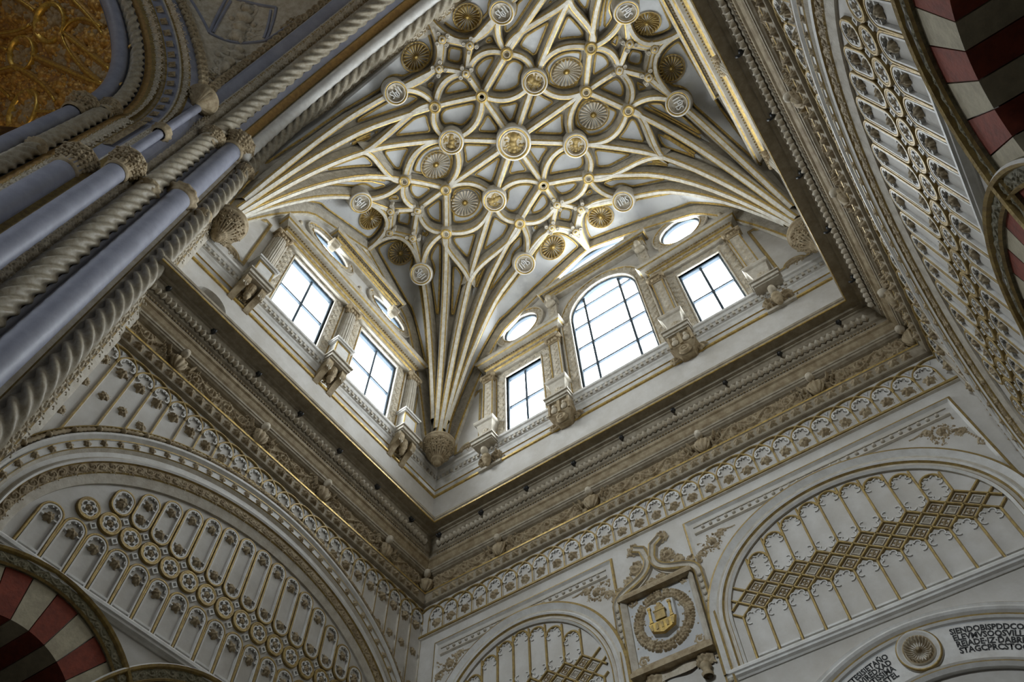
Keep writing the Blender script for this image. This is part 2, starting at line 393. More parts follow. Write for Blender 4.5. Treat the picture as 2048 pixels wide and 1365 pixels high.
# pointed leaves of the egg row
m = MB(); G = []
for i in range(7):
    t = i / 6; w = .095 * math.sin(PI * min(1, .25 + t * .75)) + .005
    G.append([(-w, .02, .09 - .20 * t), (-w * .5, .06 + .03 * math.sin(PI * t), .09 - .20 * t), (0, .10 + .05 * math.sin(PI * t), .10 - .22 * t), (w * .5, .06 + .03 * math.sin(PI * t), .09 - .20 * t), (w, .02, .09 - .20 * t)])
m.grid(G, 0, flip=True)
leafm = m.mesh('leaf', CARVEL, True)
for p in wall_run(.155, .35, 15.52): put('leaf', leafm, cornice, RZ(p))
m = MB(); m.relief(flower(0, 0, .115, 5) + foliage(-.10, .10, -.09, .09, .035, 10, 3), .02); fl1 = m.mesh('carved_flower', CARVEL, True)
m = MB(); m.relief(flower(0, 0, .125, 4, a0=.8) + foliage(-.11, .11, -.09, .09, .035, 9, 5), .02, hs=1.9); blk = m.mesh('leaf_block', CARVE, True)
for i, p in enumerate(wall_run(.30, .112, 13.94)): put('leaf_block', blk, cornice, RZ(p) @ STAND)
# scrolling frieze
tiles = []
for sd in (1, 2, 3):
    m = MB(); m.relief(scroll_tile(.94, .46, .034, sd), .0185, hs=2.4); tiles.append(m.mesh('acanthus_scroll', CARVE, True))
for i, p in enumerate(wall_run(.96, .022, 14.245)):
    put('acanthus_scroll', tiles[i % 3], cornice, RZ(p) @ STAND @ Matrix.Translation((-.47, 0, 0)))
# small bead row above the frieze and under the sill
m = MB(); m.ball((0, .0, 0), .03, 0, 8, 5); bead = m.mesh('bead', CARVE, True)
def run_beads(step, path, off, z, parent, me, name):
    mm = MB()
    return mm
m = MB()
for p in wall_run(.085, .29, 15.28): m.ball((p[0], p[1], p[2]), .034, 0, 6, 4)
b_ = m.build('bead_row', CARVE, cornice, smooth=True); b_['kind'] = 'stuff'
def runA(step, off, z):
    out = []
    for a, b in zip(PATHA[:-1], PATHA[1:]):
        a = np.array(a); b = np.array(b); L = np.linalg.norm(b - a); d = (b - a) / L; nn = np.array([-d[1], d[0]])
        k = int(round(L / step))
        for i in range(k):
            p = a + d * ((i + .5) * L / k) + nn * off; out.append((p[0], p[1], z, math.atan2(-nn[0], nn[1])))
    return out
m = MB(); m.box(-.045, .045, 0, .06, -.065, .065, 0, .01, .0); dent = m.mesh('dentil', STONE)
for p in runA(.19, .15, 19.52):
    put('dentil', dent, sillc, RZ(p))
# iron hooks under the cornice
m = MB(); m.tube([(0, .0, .08), (0, .0, -.05), (0, .05, -.12), (0, .11, -.14), (0, .16, -.08)], .032, 6); m.ball((0, 0, .03), .075, 0, 8, 5); hookm = m.mesh('iron_hook', HOOKM, True)
for side, L0, lab in (('left', [(XL + .44, y) for y in (1.9, 3.35, 4.9, 6.45, 8.0, 9.6, 11.15)], 'left'), ('end', [(x, YE - .44) for x in (-10.7, -9.15, -7.55, -5.95, -4.4, -2.8, -1.25, .3, 1.9)], 'end'), ('right', [(XR - .44, y) for y in (1.9, 3.35, 4.9, 6.45, 8.0, 9.6, 11.15)], 'right')):
    for i, q in enumerate(L0):
        o = put('iron_hook', hookm, None, Matrix.Translation((*q, 15.77)) @ Matrix.Rotation({'left': -PI / 2, 'end': PI, 'right': PI / 2}[side], 4, 'Z'))
        nth = ('first', 'second', 'third', 'fourth', 'fifth', 'sixth', 'seventh', 'eighth', 'ninth')[i if side == 'end' else 6 - i]
        tag(o, 'small black iron hook under the %s wall cornice, %s from the %scorner' % (lab, nth, 'left ' if side == 'end' else ''), 'hook', 'iron hooks under the %s cornice' % lab)

# ------------------------------------------------------------------ the star vault
def smin(a, b, k=.18):
    h = np.clip(.5 + .5 * (b - a) / k, 0, 1); return b * (1 - h) + a * h - k * h * (1 - h)
def SV(x, y):
    y0_ = np.asarray(y, float); x = np.abs(np.asarray(x, float)); y = np.abs(y0_)
    a = 30.15 - .025 * x * x - .01 * y * y - .08 * x * y
    rho = np.hypot(np.maximum(0, 7.0 - x), np.maximum(0, 5.1 - y)); t = np.minimum(rho / 7.0, 1)
    z = smin(a, 20.6 + 9.15 * (1 - (1 - t) ** 3))
    w = np.clip((-y0_ - 5.3) / .4, 0, 1); az = 23.6 + 6.0 * np.sqrt(np.clip(1 - (x / 6.74) ** 2, 0, 1)) + .25
    return z + w * np.maximum(0, az - z) * (x < 6.74)
def slope(x, y, e=.04):
    return np.minimum(np.sqrt(1 + ((SV(x + e, y) - SV(x - e, y)) / (2 * e)) ** 2 + ((SV(x, y + e) - SV(x, y - e)) / (2 * e)) ** 2), 3.6)
def VP(x, y, dz=0): return (CX + x, CY + y, float(SV(x, y)) + (dz * float(slope(x, y)) if dz > 0 else dz))
ceiling = empty('ceiling'); struct(ceiling, 'pale star-ribbed vault with round bosses and scallop shells')
xs = np.linspace(-7.75, 7.75, 78); ys = np.linspace(-5.98, 5.98, 62)
m = MB(); XX, YY = np.meshgrid(xs, ys); Z = SV(XX, YY) + .46 * slope(XX, YY)
m.grid([[(CX + xs[j], CY + ys[i], Z[i, j]) for j in range(len(xs))] for i in range(len(ys))], 0, flip=True)
m.build('web', WEB, ceiling, smooth=True)
NODE = dict(C=(0, 0), med=(2.03, 1.51), axY=(0, 2.21), axX=(3.47, 0), pairY=(1.73, 2.97), pairX=(4.47, 1.40), ihsY=(2.53, 4.40), ihsX=(6.19, 2.02), clYi=(0, 3.26), clYo=(0, 4.77), clYl=(.74, 4.0), clXi=(4.96, 0), clXo=(6.43, 0), clXl=(5.73, .73),
            D=(4.72, 3.43), K=(6.95, 5.05), wX=(7.7, 0), wY=(0, 5.95), K1=(7.02, 4.95), K2=(6.85, 5.13), K3=(7.12, 4.82), K4=(6.72, 5.18), fX=(7.66, 4.9), fY=(6.8, 5.92))
RADB = dict(C=.72, med=.52, ihsX=.46, ihsY=.46)
# edges: a, b, bulge (control offset to the left of a->b, as a fraction), sub-set of signs
EDGES = [('C', 'med', 0), ('med', 'D', 0), ('D', 'K', 0), ('med', 'axX', -.22), ('med', 'axY', .22), ('med', 'pairX', .26), ('med', 'pairY', -.26), ('axX', 'pairX', 0), ('axY', 'pairY', 0),
         ('pairX', 'K1', 0), ('pairY', 'K2', 0), ('ihsX', 'K3', 0), ('ihsY', 'K4', 0), ('pairX', 'ihsX', -.18), ('pairY', 'ihsY', .18), ('ihsX', 'clXl', 0), ('ihsY', 'clYl', 0),
         ('clXi', 'clXl', 0), ('clXl', 'clXo', 0), ('clYi', 'clYl', 0), ('clYl', 'clYo', 0), ('pairX', 'clXi', .24), ('pairY', 'clYi', -.24), ('pairX', 'D', 'og'), ('pairY', 'D', 'og2'), ('ihsX', 'wX', -.42), ('ihsY', 'wY', .42)]
AXED = [('C', 'axX'), ('axX', 'clXi'), ('clXo', 'wX'), ('C', 'axY'), ('axY', 'clYi'), ('clYo', 'wY')]
def plan_path(a, b, bul, n=14):
    A = np.array(NODE[a], float); B = np.array(NODE[b], float); d = B - A; nn = np.array([-d[1], d[0]])
    if bul == 'og': return bez([A, A + np.array([.75, .25]), B + (A - B) * .25 + np.array([-.25, .15]), B], n)
    if bul == 'og2': return bez([A, A + np.array([.30, .75]), B + (A - B) * .25 + np.array([.12, -.25]), B], n)
    if bul == 0:
        k = n if b.startswith('K') else max(4, int(np.linalg.norm(d) / .3)); t = np.linspace(0, 1, k + 1)
        if b.startswith('K'): t = 1 - (1 - t) ** 1.6
        return A + d * t[:, None]
    return bez([A, A + d * .5 + nn * bul * 2 * .9, B], n)
RIBP = [(-.19, .48), (-.19, .38), (-.165, .30), (-.145, .18), (-.13, .10), (-.115, .03), (-.10, -.01), (-.065, -.02), (-.06, -.05), (.06, -.05), (.065, -.02), (.10, -.01), (.115, .03), (.13, .10), (.145, .18), (.165, .30), (.19, .38), (.19, .48)]
RIBM = [0, 0, 0, 0, 0, 1, 1, 2, 2, 2, 1, 1, 0, 0, 0, 0, 0]
def rib_mesh(P2, scale=1.0):
    P = np.array([VP(*p) for p in P2]); T = np.gradient(P, axis=0); G = []
    for i in range(len(P)):
        t = unit(T[i]); s = np.cross(t, (0, 0, 1)); s = unit(s); up = np.cross(s, t)
        G.append([P[i] + s * o * scale + up * h * (scale if h < .12 else 1) for o, h in RIBP])
    m = MB(); m.grid(G, RIBM); return m
SEGS = []     # plan segments for the distance field
def add_rib(path):
    rib_mesh(path).build('rib', [RIBSIDE, GOLD, RIBW], ceiling, smooth=False)
    SEGS.append(np.asarray(path))
for a, b, bul in EDGES:
    base = plan_path(a, b, bul)
    for sx in (1, -1):
        for sy in (1, -1): add_rib(base * np.array([sx, sy]))
for a, b in AXED:
    base = plan_path(a, b, 0)
    for s_ in (1, -1): add_rib(base * s_)
for a, b in (('fX', None), ('fY', None)):    # wall ribs
    pts = np.array([(7.62, y) for y in np.linspace(-5.5, 5.5, 41)]) if a == 'fX' else np.array([(x, 5.88) for x in np.linspace(-7.3, 7.3, 49)])
    for s_ in (1, -1):
        if a == 'fY' and s_ == -1: continue
        add_rib(pts * s_)
SEGS.append(np.array([(x, -5.88) for x in np.linspace(-7.3, 7.3, 49)]))
# coffered panels between the ribs, by distance to the nearest rib
gs = .085
gx = np.arange(-7.6, 7.6 + gs, gs); gy = np.arange(-5.9, 5.9 + gs, gs)
PX, PY = np.meshgrid(gx, gy); Q = np.stack([PX.ravel(), PY.ravel()], 1); DM = np.full(len(Q), 9.0)
for sg in SEGS:
    A = sg[:-1]; Bv = sg[1:] - A
    lo = sg.min(0) - .9; hi = sg.max(0) + .9
    idx = np.where((Q[:, 0] > lo[0]) & (Q[:, 0] < hi[0]) & (Q[:, 1] > lo[1]) & (Q[:, 1] < hi[1]))[0]
    if not len(idx): continue
    q = Q[idx][:, None, :] - A[None]; t = np.clip((q * Bv[None]).sum(2) / ((Bv ** 2).sum(1)[None] + 1e-9), 0, 1)
    dd = np.sqrt(((q - t[..., None] * Bv[None]) ** 2).sum(2)).min(1); DM[idx] = np.minimum(DM[idx], dd)
for nm, rb in dict(C=.78, med=.60, ihsX=.52, ihsY=.52, axX=.42, axY=.42, pairX=.42, pairY=.42, clXi=.40, clXo=.40, clXl=.40, clYi=.40, clYo=.40, clYl=.40).items():
    for sx in (1, -1):
        for sy in (1, -1):
            c = np.array(NODE[nm]) * (sx, sy); DM = np.minimum(DM, np.hypot(Q[:, 0] - c[0], Q[:, 1] - c[1]) - rb + .29)
DM = DM.reshape(PX.shape) - .29
nY, nX = DM.shape; lab = -np.ones((nY - 1, nX - 1), int); parent_ = {}
INS = DM > 0
stack_lab = 0
from collections import deque
cellin = INS[:-1, :-1] | INS[1:, :-1] | INS[:-1, 1:] | INS[1:, 1:]
def edge_open(i, j, i2, j2):   # shared edge has an inside corner
    if i == i2: jj = max(j, j2); return INS[i, jj] or INS[i + 1, jj]
    ii = max(i, i2); return INS[ii, j] or INS[ii, j + 1]
comps = []
for i in range(nY - 1):
    for j in range(nX - 1):
        if cellin[i, j] and lab[i, j] < 0:
            dq = deque([(i, j)]); lab[i, j] = stack_lab; cs = []
            while dq:
                a, b = dq.popleft(); cs.append((a, b))
                for a2, b2 in ((a + 1, b), (a - 1, b), (a, b + 1), (a, b - 1)):
                    if 0 <= a2 < nY - 1 and 0 <= b2 < nX - 1 and cellin[a2, b2] and lab[a2, b2] < 0 and edge_open(a, b, a2, b2):
                        lab[a2, b2] = stack_lab; dq.append((a2, b2))
            comps.append(cs); stack_lab += 1
def xpt(i, j, i2, j2):
    a, b = DM[i, j], DM[i2, j2]; t = a / (a - b); return (gx[j] + (gx[j2] - gx[j]) * t, gy[i] + (gy[i2] - gy[i]) * t)
PANELS = 0
for cs in comps:
    if len(cs) < 8: continue
    m = MB(); keep = {}; vs_ = []; fs_ = []; segs = []
    def vid(p):
        k = (round(p[0], 4), round(p[1], 4))
        if k not in keep: keep[k] = len(vs_); vs_.append(VP(p[0], p[1], .38))
        return keep[k]
    for i, j in cs:
        co = [(i, j), (i, j + 1), (i + 1, j + 1), (i + 1, j)]; poly = []; ent = []
        for k in range(4):
            a = co[k]; b = co[(k + 1) % 4]
            if INS[a]: poly.append((gx[a[1]], gy[a[0]]))
            if INS[a] != INS[b]:
                x = xpt(*a, *b); poly.append(x); ent.append(x)
        if len(poly) >= 3:
            ids = [vid(p) for p in poly]; ids = [v for k, v in enumerate(ids) if v != ids[k - 1]]
            if len(ids) >= 3: fs_.append(tuple(reversed(ids)))
        if len(ent) == 2: segs.append(ent)
    m.add(vs_, fs_, 0)
    # chain the outline and run a gilded bead along it
    ends = {}
    for a, b in segs:
        ka = (round(a[0], 4), round(a[1], 4)); kb = (round(b[0], 4), round(b[1], 4))
        ends.setdefault(ka, []).append(kb); ends.setdefault(kb, []).append(ka)
    seen = set()
    for k0 in list(ends):
        if k0 in seen: continue
        ch = [k0]; seen.add(k0); cur = k0
        while True:
            nx = [k for k in ends[cur] if k not in seen]
            if not nx: break
            cur = nx[0]; seen.add(cur); ch.append(cur)
        if len(ch) < 6: continue
        P2 = np.array(ch)
        for _ in range(2): P2 = .5 * P2 + .25 * (np.roll(P2, 1, 0) + np.roll(P2, -1, 0))
        P3 = np.array([VP(p[0], p[1], .37) for p in P2])
        m.tube(P3, .042, 5, 1, closed=True)
        Lw = [[(P3[i][0], P3[i][1], P3[i][2]), (P3[i][0], P3[i][1], P3[i][2] + .12)] for i in range(len(P3))]
        m.grid(Lw, 2, cu=True)
    m.build('web_panel', [PANEL, GOLD, WEB], ceiling); PANELS += 1
# bosses
def down(x, y, dz=0, rz=0): return Matrix.Translation(VP(x, y, dz)) @ Matrix.Rotation(PI, 4, 'X') @ Matrix.Rotation(rz, 4, 'Z')
def ring_mesh(R, name):
    m = MB(); p = [(R, -.5), (R, .02), (R * .97, .07), (R * .90, .10), (R * .82, .10), (R * .79, .06), (R * .76, .06), (R * .74, .09), (R * .69, .09), (R * .66, .05), (R * .64, -.06), (0.001, -.06)]
    m.lathe(p, 36, [0, 0, 2, 1, 1, 0, 0, 2, 1, 0, 3]); return m
def figure_relief(r, seed):
    """a seated draped figure among clouds, in a roundel"""
    R = random.Random(seed); D = []
    D += stroke([(0, -r * .35), (r * .05, 0), (-r * .05, r * .25)], r * .26, r * .17, .9)
    D += [(-r * .04, r * .48, r * .15, 1.3)]
    D += stroke([(-r * .1, r * .2), (-r * .4, r * .1), (-r * .5, r * .32)], r * .11, r * .07) + stroke([(r * .05, r * .2), (r * .38, r * .05), (r * .48, -r * .15)], r * .11, r * .07)
    D += stroke([(0, -r * .3), (r * .25, -r * .45), (r * .2, -r * .7)], r * .17, r * .09) + stroke([(-.02, -r * .3), (-r * .25, -r * .42), (-r * .35, -r * .65)], r * .16, r * .09)
    D += [(x, y, w, k * .5) for x, y, w, k in foliage(-r * .62, r * .62, -r * .62, r * .62, r * .16, 26, seed)]
    return D
for nm in ('C', 'med'):
    R = RADB[nm]; me = ring_mesh(R, nm).mesh('boss', [STONE, GOLD, WHITE, CARVEL], True)
    pts = [(0, 0)] if nm == 'C' else [(2.03 * a, 1.51 * b) for a in (1, -1) for b in (1, -1)]
    for i, (x, y) in enumerate(pts):
        o = put('boss', me, ceiling, down(x, y, -.24)); o['label'] = 'round medallion boss with a carved figure'
        m = MB(); m.relief(figure_relief(R * .95, 11 + i), R / 28, z0=-.06, hs=.75)
        m.build('carved_figure', GOLDD, o, Matrix.Rotation(PI * .8 + i, 4, 'Z'), True)
m = MB(); m.lathe([(.25, -.5), (.25, .0), (.24, .06), (.20, .10), (.16, .10), (.14, .06), (.125, .06), (.11, .09), (.09, .08), (.085, -.08), (.001, -.08)], 24, [0, 0, 1, 1, 1, 2, 2, 1, 0, 3]); sb = m.mesh('small_boss', [STONE, GOLD, WHITE, CARVEL], True)
for nm in ('axX', 'axY', 'pairX', 'pairY'):
    for p in {(NODE[nm][0] * a, NODE[nm][1] * b) for a in (1, -1) for b in (1, -1)}: put('small_boss', sb, ceiling, down(*p, -.13))
# bosses of the little crosses, each with four lobes
m = MB(); m.lathe([(.17, -.4), (.17, .0), (.16, .05), (.12, .07), (.06, .05), (.05, .09), (.001, .10)], 20, [0, 0, 1, 0, 1, 1], lobes=16, amp=[0, 0, .12, .25, .3, 0, 0])
for k in range(4):
    a = PI / 4 + k * PI / 2
    mm = MB(); mm.lathe([(.085, -.4), (.085, .0), (.075, .04), (.05, .04), (.045, .01), (.02, .03), (.001, .04)], 12, 0)
    m.add([(x + .25 * math.cos(a), y + .25 * math.sin(a), z) for x, y, z in mm.v], mm.f, 0)
cbm = m.mesh('lobed_boss', [STONE, GOLD], True)
for nm in ('clXi', 'clXo', 'clXl', 'clYi', 'clYo', 'clYl'):
    for p in {(NODE[nm][0] * a, NODE[nm][1] * b) for a in (1, -1) for b in (1, -1)}: put('lobed_boss', cbm, ceiling, down(*p, -.12, PI / 4 if nm[-1] in 'io' else 0))
# monogram bosses
def tilt_at(x, y):
    e = .05; zx = (SV(x + e, y) - SV(x - e, y)) / (2 * e); zy = (SV(x, y + e) - SV(x, y - e)) / (2 * e)
    n = unit((zx * .6, zy * .6, -1)); X = unit(np.cross((0, 1, 0), n)); X = -X; Y = np.cross(n, X); P = np.array(VP(x, y)) + n * .24
    return frame(P, X, Y, n)
me = ring_mesh(.48, 'ihs').mesh('monogram_boss', [STONE, GOLD, WHITE, CARVEL], True)
m = MB()
def bar(a, b, w):
    a = np.array(a); b = np.array(b); d = unit(b - a); nn = np.array([-d[1], d[0]]) * w
    m.prism([a - nn, b - nn, b + nn, a + nn], -.06, .02, 0)
bar((-.19, -.14), (-.19, .14), .022); bar((-.08, -.14), (-.08, .14), .022); bar((.07, -.14), (.07, .14), .022); bar((-.08, 0), (.07, 0), .02); bar((0, 0), (0, .22), .018); bar((-.06, .16), (.06, .16), .016)
sp = bez([(.22, .10), (.16, .17), (.10, .07), (.17, 0)], 8); sp2 = bez([(.17, 0), (.24, -.07), (.18, -.17), (.12, -.10)], 8)
for s_ in (sp, sp2):
    for i in range(len(s_) - 1): bar(s_[i], s_[i + 1], .02)
ihsm = m.mesh('monogram', WHITE)
for nm in ('ihsX', 'ihsY'):
    for a in (1, -1):
        for b in (1, -1):
            p = (NODE[nm][0] * a, NODE[nm][1] * b); o = put('monogram_boss', me, ceiling, tilt_at(*p)); o['label'] = 'round boss with the letters IHS'
            put('monogram', ihsm, o, Matrix.Rotation((PI / 2 if a < 0 else -PI / 2) if nm == 'ihsX' else (PI if b < 0 else 0), 4, 'Z'))
# scallop shells
def shell_mesh(r, n=22, mats=None):
    m = MB(); K = n * 6; G = []
    prof_ = [(.02, .055), (.10, .06), (.13, .03), (.25, .0), (.5, -.02), (.75, -.01), (.92, .03), (1.0, .045), (1.05, .0), (1.14, .0), (1.16, .03), (1.24, .03), (1.26, -.05)]
    for j in range(K):
        a = 2 * PI * j / K; fl = abs(math.sin(n * a / 2)); row = []
        for q, h in prof_:
            hh = h * 1.6; rr = r * q
            if .13 <= q <= 1.0: hh += (fl - .5) * .22 * r / .5 * min(1, q * 1.6); rr *= (1 + (.06 * fl if q > .9 else 0))
            row.append((rr * math.cos(a), rr * math.sin(a), hh))
        G.append(row)
    m.grid(G, [1, 1, 1, 0, 0, 0, 0, 1, 2, 1, 1, 2], cu=True, flip=True); return m
def normal_at(x, y, dz, rz=0, sx=1, sy=1):
    e = .05; zx = (SV(x + e, y) - SV(x - e, y)) / (2 * e); zy = (SV(x, y + e) - SV(x, y - e)) / (2 * e)
    n = unit((zx, zy, -1)); X = unit(np.cross((0, 1, 0), n)); Y = np.cross(n, X)
    return frame(VP(x, y, dz), X, Y, n) @ Matrix.Rotation(rz, 4, 'Z') @ Matrix.Diagonal((sx, sy, 1, 1))
sh_w = shell_mesh(.50).mesh('scallop_shell', [CARVEL, GOLD, STONE], True); sh_g = shell_mesh(.44, 20).mesh('scallop_shell', [GOLDD, GOLD, STONE], True)
for a in (1, -1):
    for b in (1, -1):
        put('scallop_shell', sh_w, ceiling, normal_at(3.24 * a, 1.02 * b, .36, 0, 1.1, .95))['label'] = 'pale scallop shell in a vault panel'
        put('scallop_shell', sh_g, ceiling, normal_at(1.25 * a, 4.85 * b, .36, 0, 1.15, .95))['label'] = 'gilded scallop shell beside a cross of small bosses'
        put('scallop_shell', sh_g, ceiling, normal_at(6.62 * a, .98 * b, .36, 0, 1.0, .95))['label'] = 'gilded scallop shell beside a cross of small bosses'
# springing corbels of the vault
m = MB(); m.relief(stroke([(0, -.16), (0, .02), (0, .15)], .05, .075) + volute(-.10, .10, .075, PI / 2, 1.2, .028, 1, leaves=False) + volute(.10, .10, .075, PI / 2, 1.2, .028, -1, leaves=False) + stroke([(0, -.12), (-.10, -.04)], .035, .03) + stroke([(0, -.12), (.10, -.04)], .035, .03), .014, 0, 1.3); CLEAF = m.mesh('carved_leaf', CARVE, True)
def amp_corbel(name, x, y, lab_):
    m = MB()
    K_=.68
    m.lathe([(r_*K_ ,h_ * .72) for r_,h_ in [(.02, -1.62), (.14, -1.58), (.20, -1.45), (.17, -1.38), (.30, -1.34), (.33, -1.22), (.30, -1.16), (.40, -1.10), (.52, -.85), (.60, -.62), (.64, -.52), (.70, -.50), (.72, -.40), (.66, -.36), (.78, -.28), (.84, -.16), (.80, -.10), (.86, -.06), (.86, .04), (.80, .06), (.001, .07)]], 72, 0, lobes=24, amp=[0, .1, .2, 0, .15, .1, 0, .25, .30, .25, .1, 0, .08, 0, .06, 0, 0, 0, 0, 0, 0])
    o = m.build(name, CARVE, None, Matrix.Translation((CX + x, CY + y, 20.45)), True)
    for k in range(12):
        for z_, r_ in ((-.58, .37), (-.30, .47)):
            a = 2 * PI * (k + (z_ < -.5) * .5) / 12; e = np.array([math.cos(a), math.sin(a), -.35]); e = unit(e); X = np.array([-math.sin(a), math.cos(a), 0])
            put('carved_leaf', CLEAF, o, frame((r_ * math.cos(a), r_ * math.sin(a), z_), X, np.cross(e, X), e) @ Matrix.Diagonal((.62, .62, .8, 1)))
    return tag(o, lab_, 'corbel', 'fluted corbels carrying the vault')
amp_corbel('vault_corbel', -7.0, 5.15, 'round fluted corbel carrying the vault ribs in the corner between the windowed walls')
amp_corbel('vault_corbel', 7.0, 5.15, 'round fluted corbel carrying the vault ribs at the far right beside the side cornice')
amp_corbel('vault_corbel', -7.0, -5.05, 'round fluted corbel carrying the vault ribs beside the twisted shafts at left')
amp_corbel('vault_corbel', 7.0, -5.05, 'round fluted corbel of the vault hidden above the upper edge of the view')
# ------------------------------------------------------------------ windows of the upper walls
def clip_convex(poly, clip):
    out = list(poly)
    for i in range(len(clip)):
        a = np.array(clip[i]); b = np.array(clip[(i + 1) % len(clip)]); e = b - a; inp = out; out = []
        f = lambda p: e[0] * (p[1] - a[1]) - e[1] * (p[0] - a[0])
        for k in range(len(inp)):
            p, q = inp[k - 1], inp[k]; fp, fq = f(p), f(q)
            if (fp >= 0) != (fq >= 0): t = fp / (fp - fq); out.append((p[0] + (q[0] - p[0]) * t, p[1] + (q[1] - p[1]) * t))
            if fq >= 0: out.append(q)
        if not out: return []
    return out
NWIN = [0]
def window(F, hole, us, vs_, label, tilt=42, power=1.0, spread=None):
    NWIN[0] += 1
    root = empty('window_%d' % NWIN[0], F); struct(root, label)
    P = np.array(hole); P = P if area(P) > 0 else P[::-1]
    u0, v0 = P.min(0); u1, v1 = P.max(0)
    m = MB(); m.sweep(P, [(0, -.30), (0, -.06), (.07, -.05), (.085, -.08), (.085, -.30)], closed=True); m.build('frame', IRON, root)
    ub = [u0] + list(us) + [u1]; vb = [v0] + list(vs_) + [v1]
    C = inset(P, .05)
    for u in us:
        q = clip_convex(rect(u - .045, u + .045, v0, v1), P)
        m = MB(); m.prism(q, -.24, -.10); m.build('glazing_bar', IRON, root)
    for v in vs_:
        q = clip_convex(rect(u0, u1, v - .038, v + .038), P)
        m = MB(); m.prism(q, -.235, -.115); m.build('glazing_bar', IRON, root)
    for i in range(len(ub) - 1):
        for j in range(len(vb) - 1):
            q = clip_convex(rect(ub[i], ub[i + 1], vb[j], vb[j + 1]), C)
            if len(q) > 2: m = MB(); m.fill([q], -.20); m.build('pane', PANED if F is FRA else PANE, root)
    if us:   # skylight falling in through the big windows
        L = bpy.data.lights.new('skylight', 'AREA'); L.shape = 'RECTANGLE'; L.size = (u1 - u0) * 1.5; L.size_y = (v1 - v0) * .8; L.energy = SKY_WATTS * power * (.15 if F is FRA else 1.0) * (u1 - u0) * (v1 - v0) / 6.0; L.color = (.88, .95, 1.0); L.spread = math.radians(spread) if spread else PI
        lo_ = bpy.data.objects.new('skylight', L); COL.objects.link(lo_); lo_.matrix_basis = F @ Matrix.Translation(((u0 + u1) / 2, (v0 + v1) / 2 + (1.6 if tilt > 20 else .6), -2.4)) @ Matrix.Rotation(PI, 4, 'Y') @ Matrix.Rotation(-math.radians(tilt), 4, 'X')
    return root
window(FEA, HE[0], [-7.94], [21.75], 'four-paned rectangular window at the left of the end wall')
window(FEA, HE[2], [EC - .80, EC + .80], [21.45, 22.9, 24.35, 25.5][:3] + [25.65], 'large arched window of many panes in the middle of the end wall')
window(FEA, HE[1], [-.40], [21.75], 'four-paned rectangular window at the right of the end wall')
window(FEA, HE[3], [], [], 'round window above the left rectangular window of the end wall')
window(FEA, HE[5], [], [], 'wide oval window above the big arched window')
window(FEA, HE[4], [], [], 'round window above the right rectangular window of the end wall')
for F, w, wc in ((FLA, 'left', ('farther from the corner', 'nearer the corner')), (FRA, 'right', ('nearer the corner', 'farther from the corner'))):
    window(F, HS[0], [-1.76], [21.75], 'four-paned rectangular window of the %s wall %s' % (w, wc[0]))
    window(F, HS[1], [1.76], [21.75], 'four-paned rectangular window of the %s wall %s' % (w, wc[1]))
    window(F, HS[2], [], [], 'half-hidden round window above the %s wall entablature, %s' % (w, wc[0]))
    window(F, HS[3], [], [], 'half-hidden round window above the %s wall entablature, %s' % (w, wc[1]))
    window(F, HS[4], [], [], 'topmost round window of the %s wall under the vault' % w)

# the matching end wall of the opposite transept arm, unseen behind the camera, added so its windows light this one
FFAR = frame((2 * EC, -34.2, 0), (-1, 0, 0), (0, 0, 1), (0, 1, 0))
upper_wall('wall_far_end', FFAR, XLA + 0, XRA, HE, 'unseen opposite end wall of the transept, added to light the near end wall').location.z += 0
m = MB(); m.fill([[(XLA, FLOOR), (XRA, FLOOR), (XRA, 16.1), (XLA, 16.1)]], 0); struct(m.build('wall_far_lower', PLASTER, None, FFAR), 'unseen lower part of the added opposite transept end wall')
for i, l in ((0, 'left'), (2, 'middle'), (1, 'right')): window(FFAR, HE[i], [EC - .8, EC + .8] if i == 2 else [sum(p[0] for p in HE[i]) / 4], [22.9] if i == 2 else [21.75], '%s window, unseen, added to the opposite transept end wall for its light' % l, 15, .17, 30)
# ------------------------------------------------------------------ window surrounds
def vine(L, w, seed):
    D = stroke([(w * .30 * math.sin(4 * PI * i / 20), L * i / 20) for i in range(21)], w * .10, w * .10)
    for k, s_ in enumerate((1, -1, 1, -1)):
        D += volute(s_ * w * .12, L * (k + .5) / 4, w * .27, -PI / 2, 1.2, w * .08, s_)
    return D + foliage(-w * .42, w * .42, L * .03, L * .97, w * .11, 26, seed)
VINE = []
for sd in (21, 22):
    m = MB(); m.relief(vine(.72, .36, sd), .016, hs=1.2); VINE.append(m.mesh('carved_vine', CARVEL, True))
def along(path, step):
    P = np.asarray(path, float); L = np.concatenate([[0], np.cumsum(np.linalg.norm(np.diff(P, axis=0), axis=1))]); n = max(1, int(round(L[-1] / step))); out = []
    for i in range(n):
        s = (i + .5) * L[-1] / n; k = min(np.searchsorted(L, s) - 1, len(P) - 2); k = max(k, 0); t = (s - L[k]) / (L[k + 1] - L[k])
        d = unit(P[k + 1] - P[k]); p = P[k] + (P[k + 1] - P[k]) * t; out.append((p[0], p[1], math.atan2(d[1], d[0])))
    return out
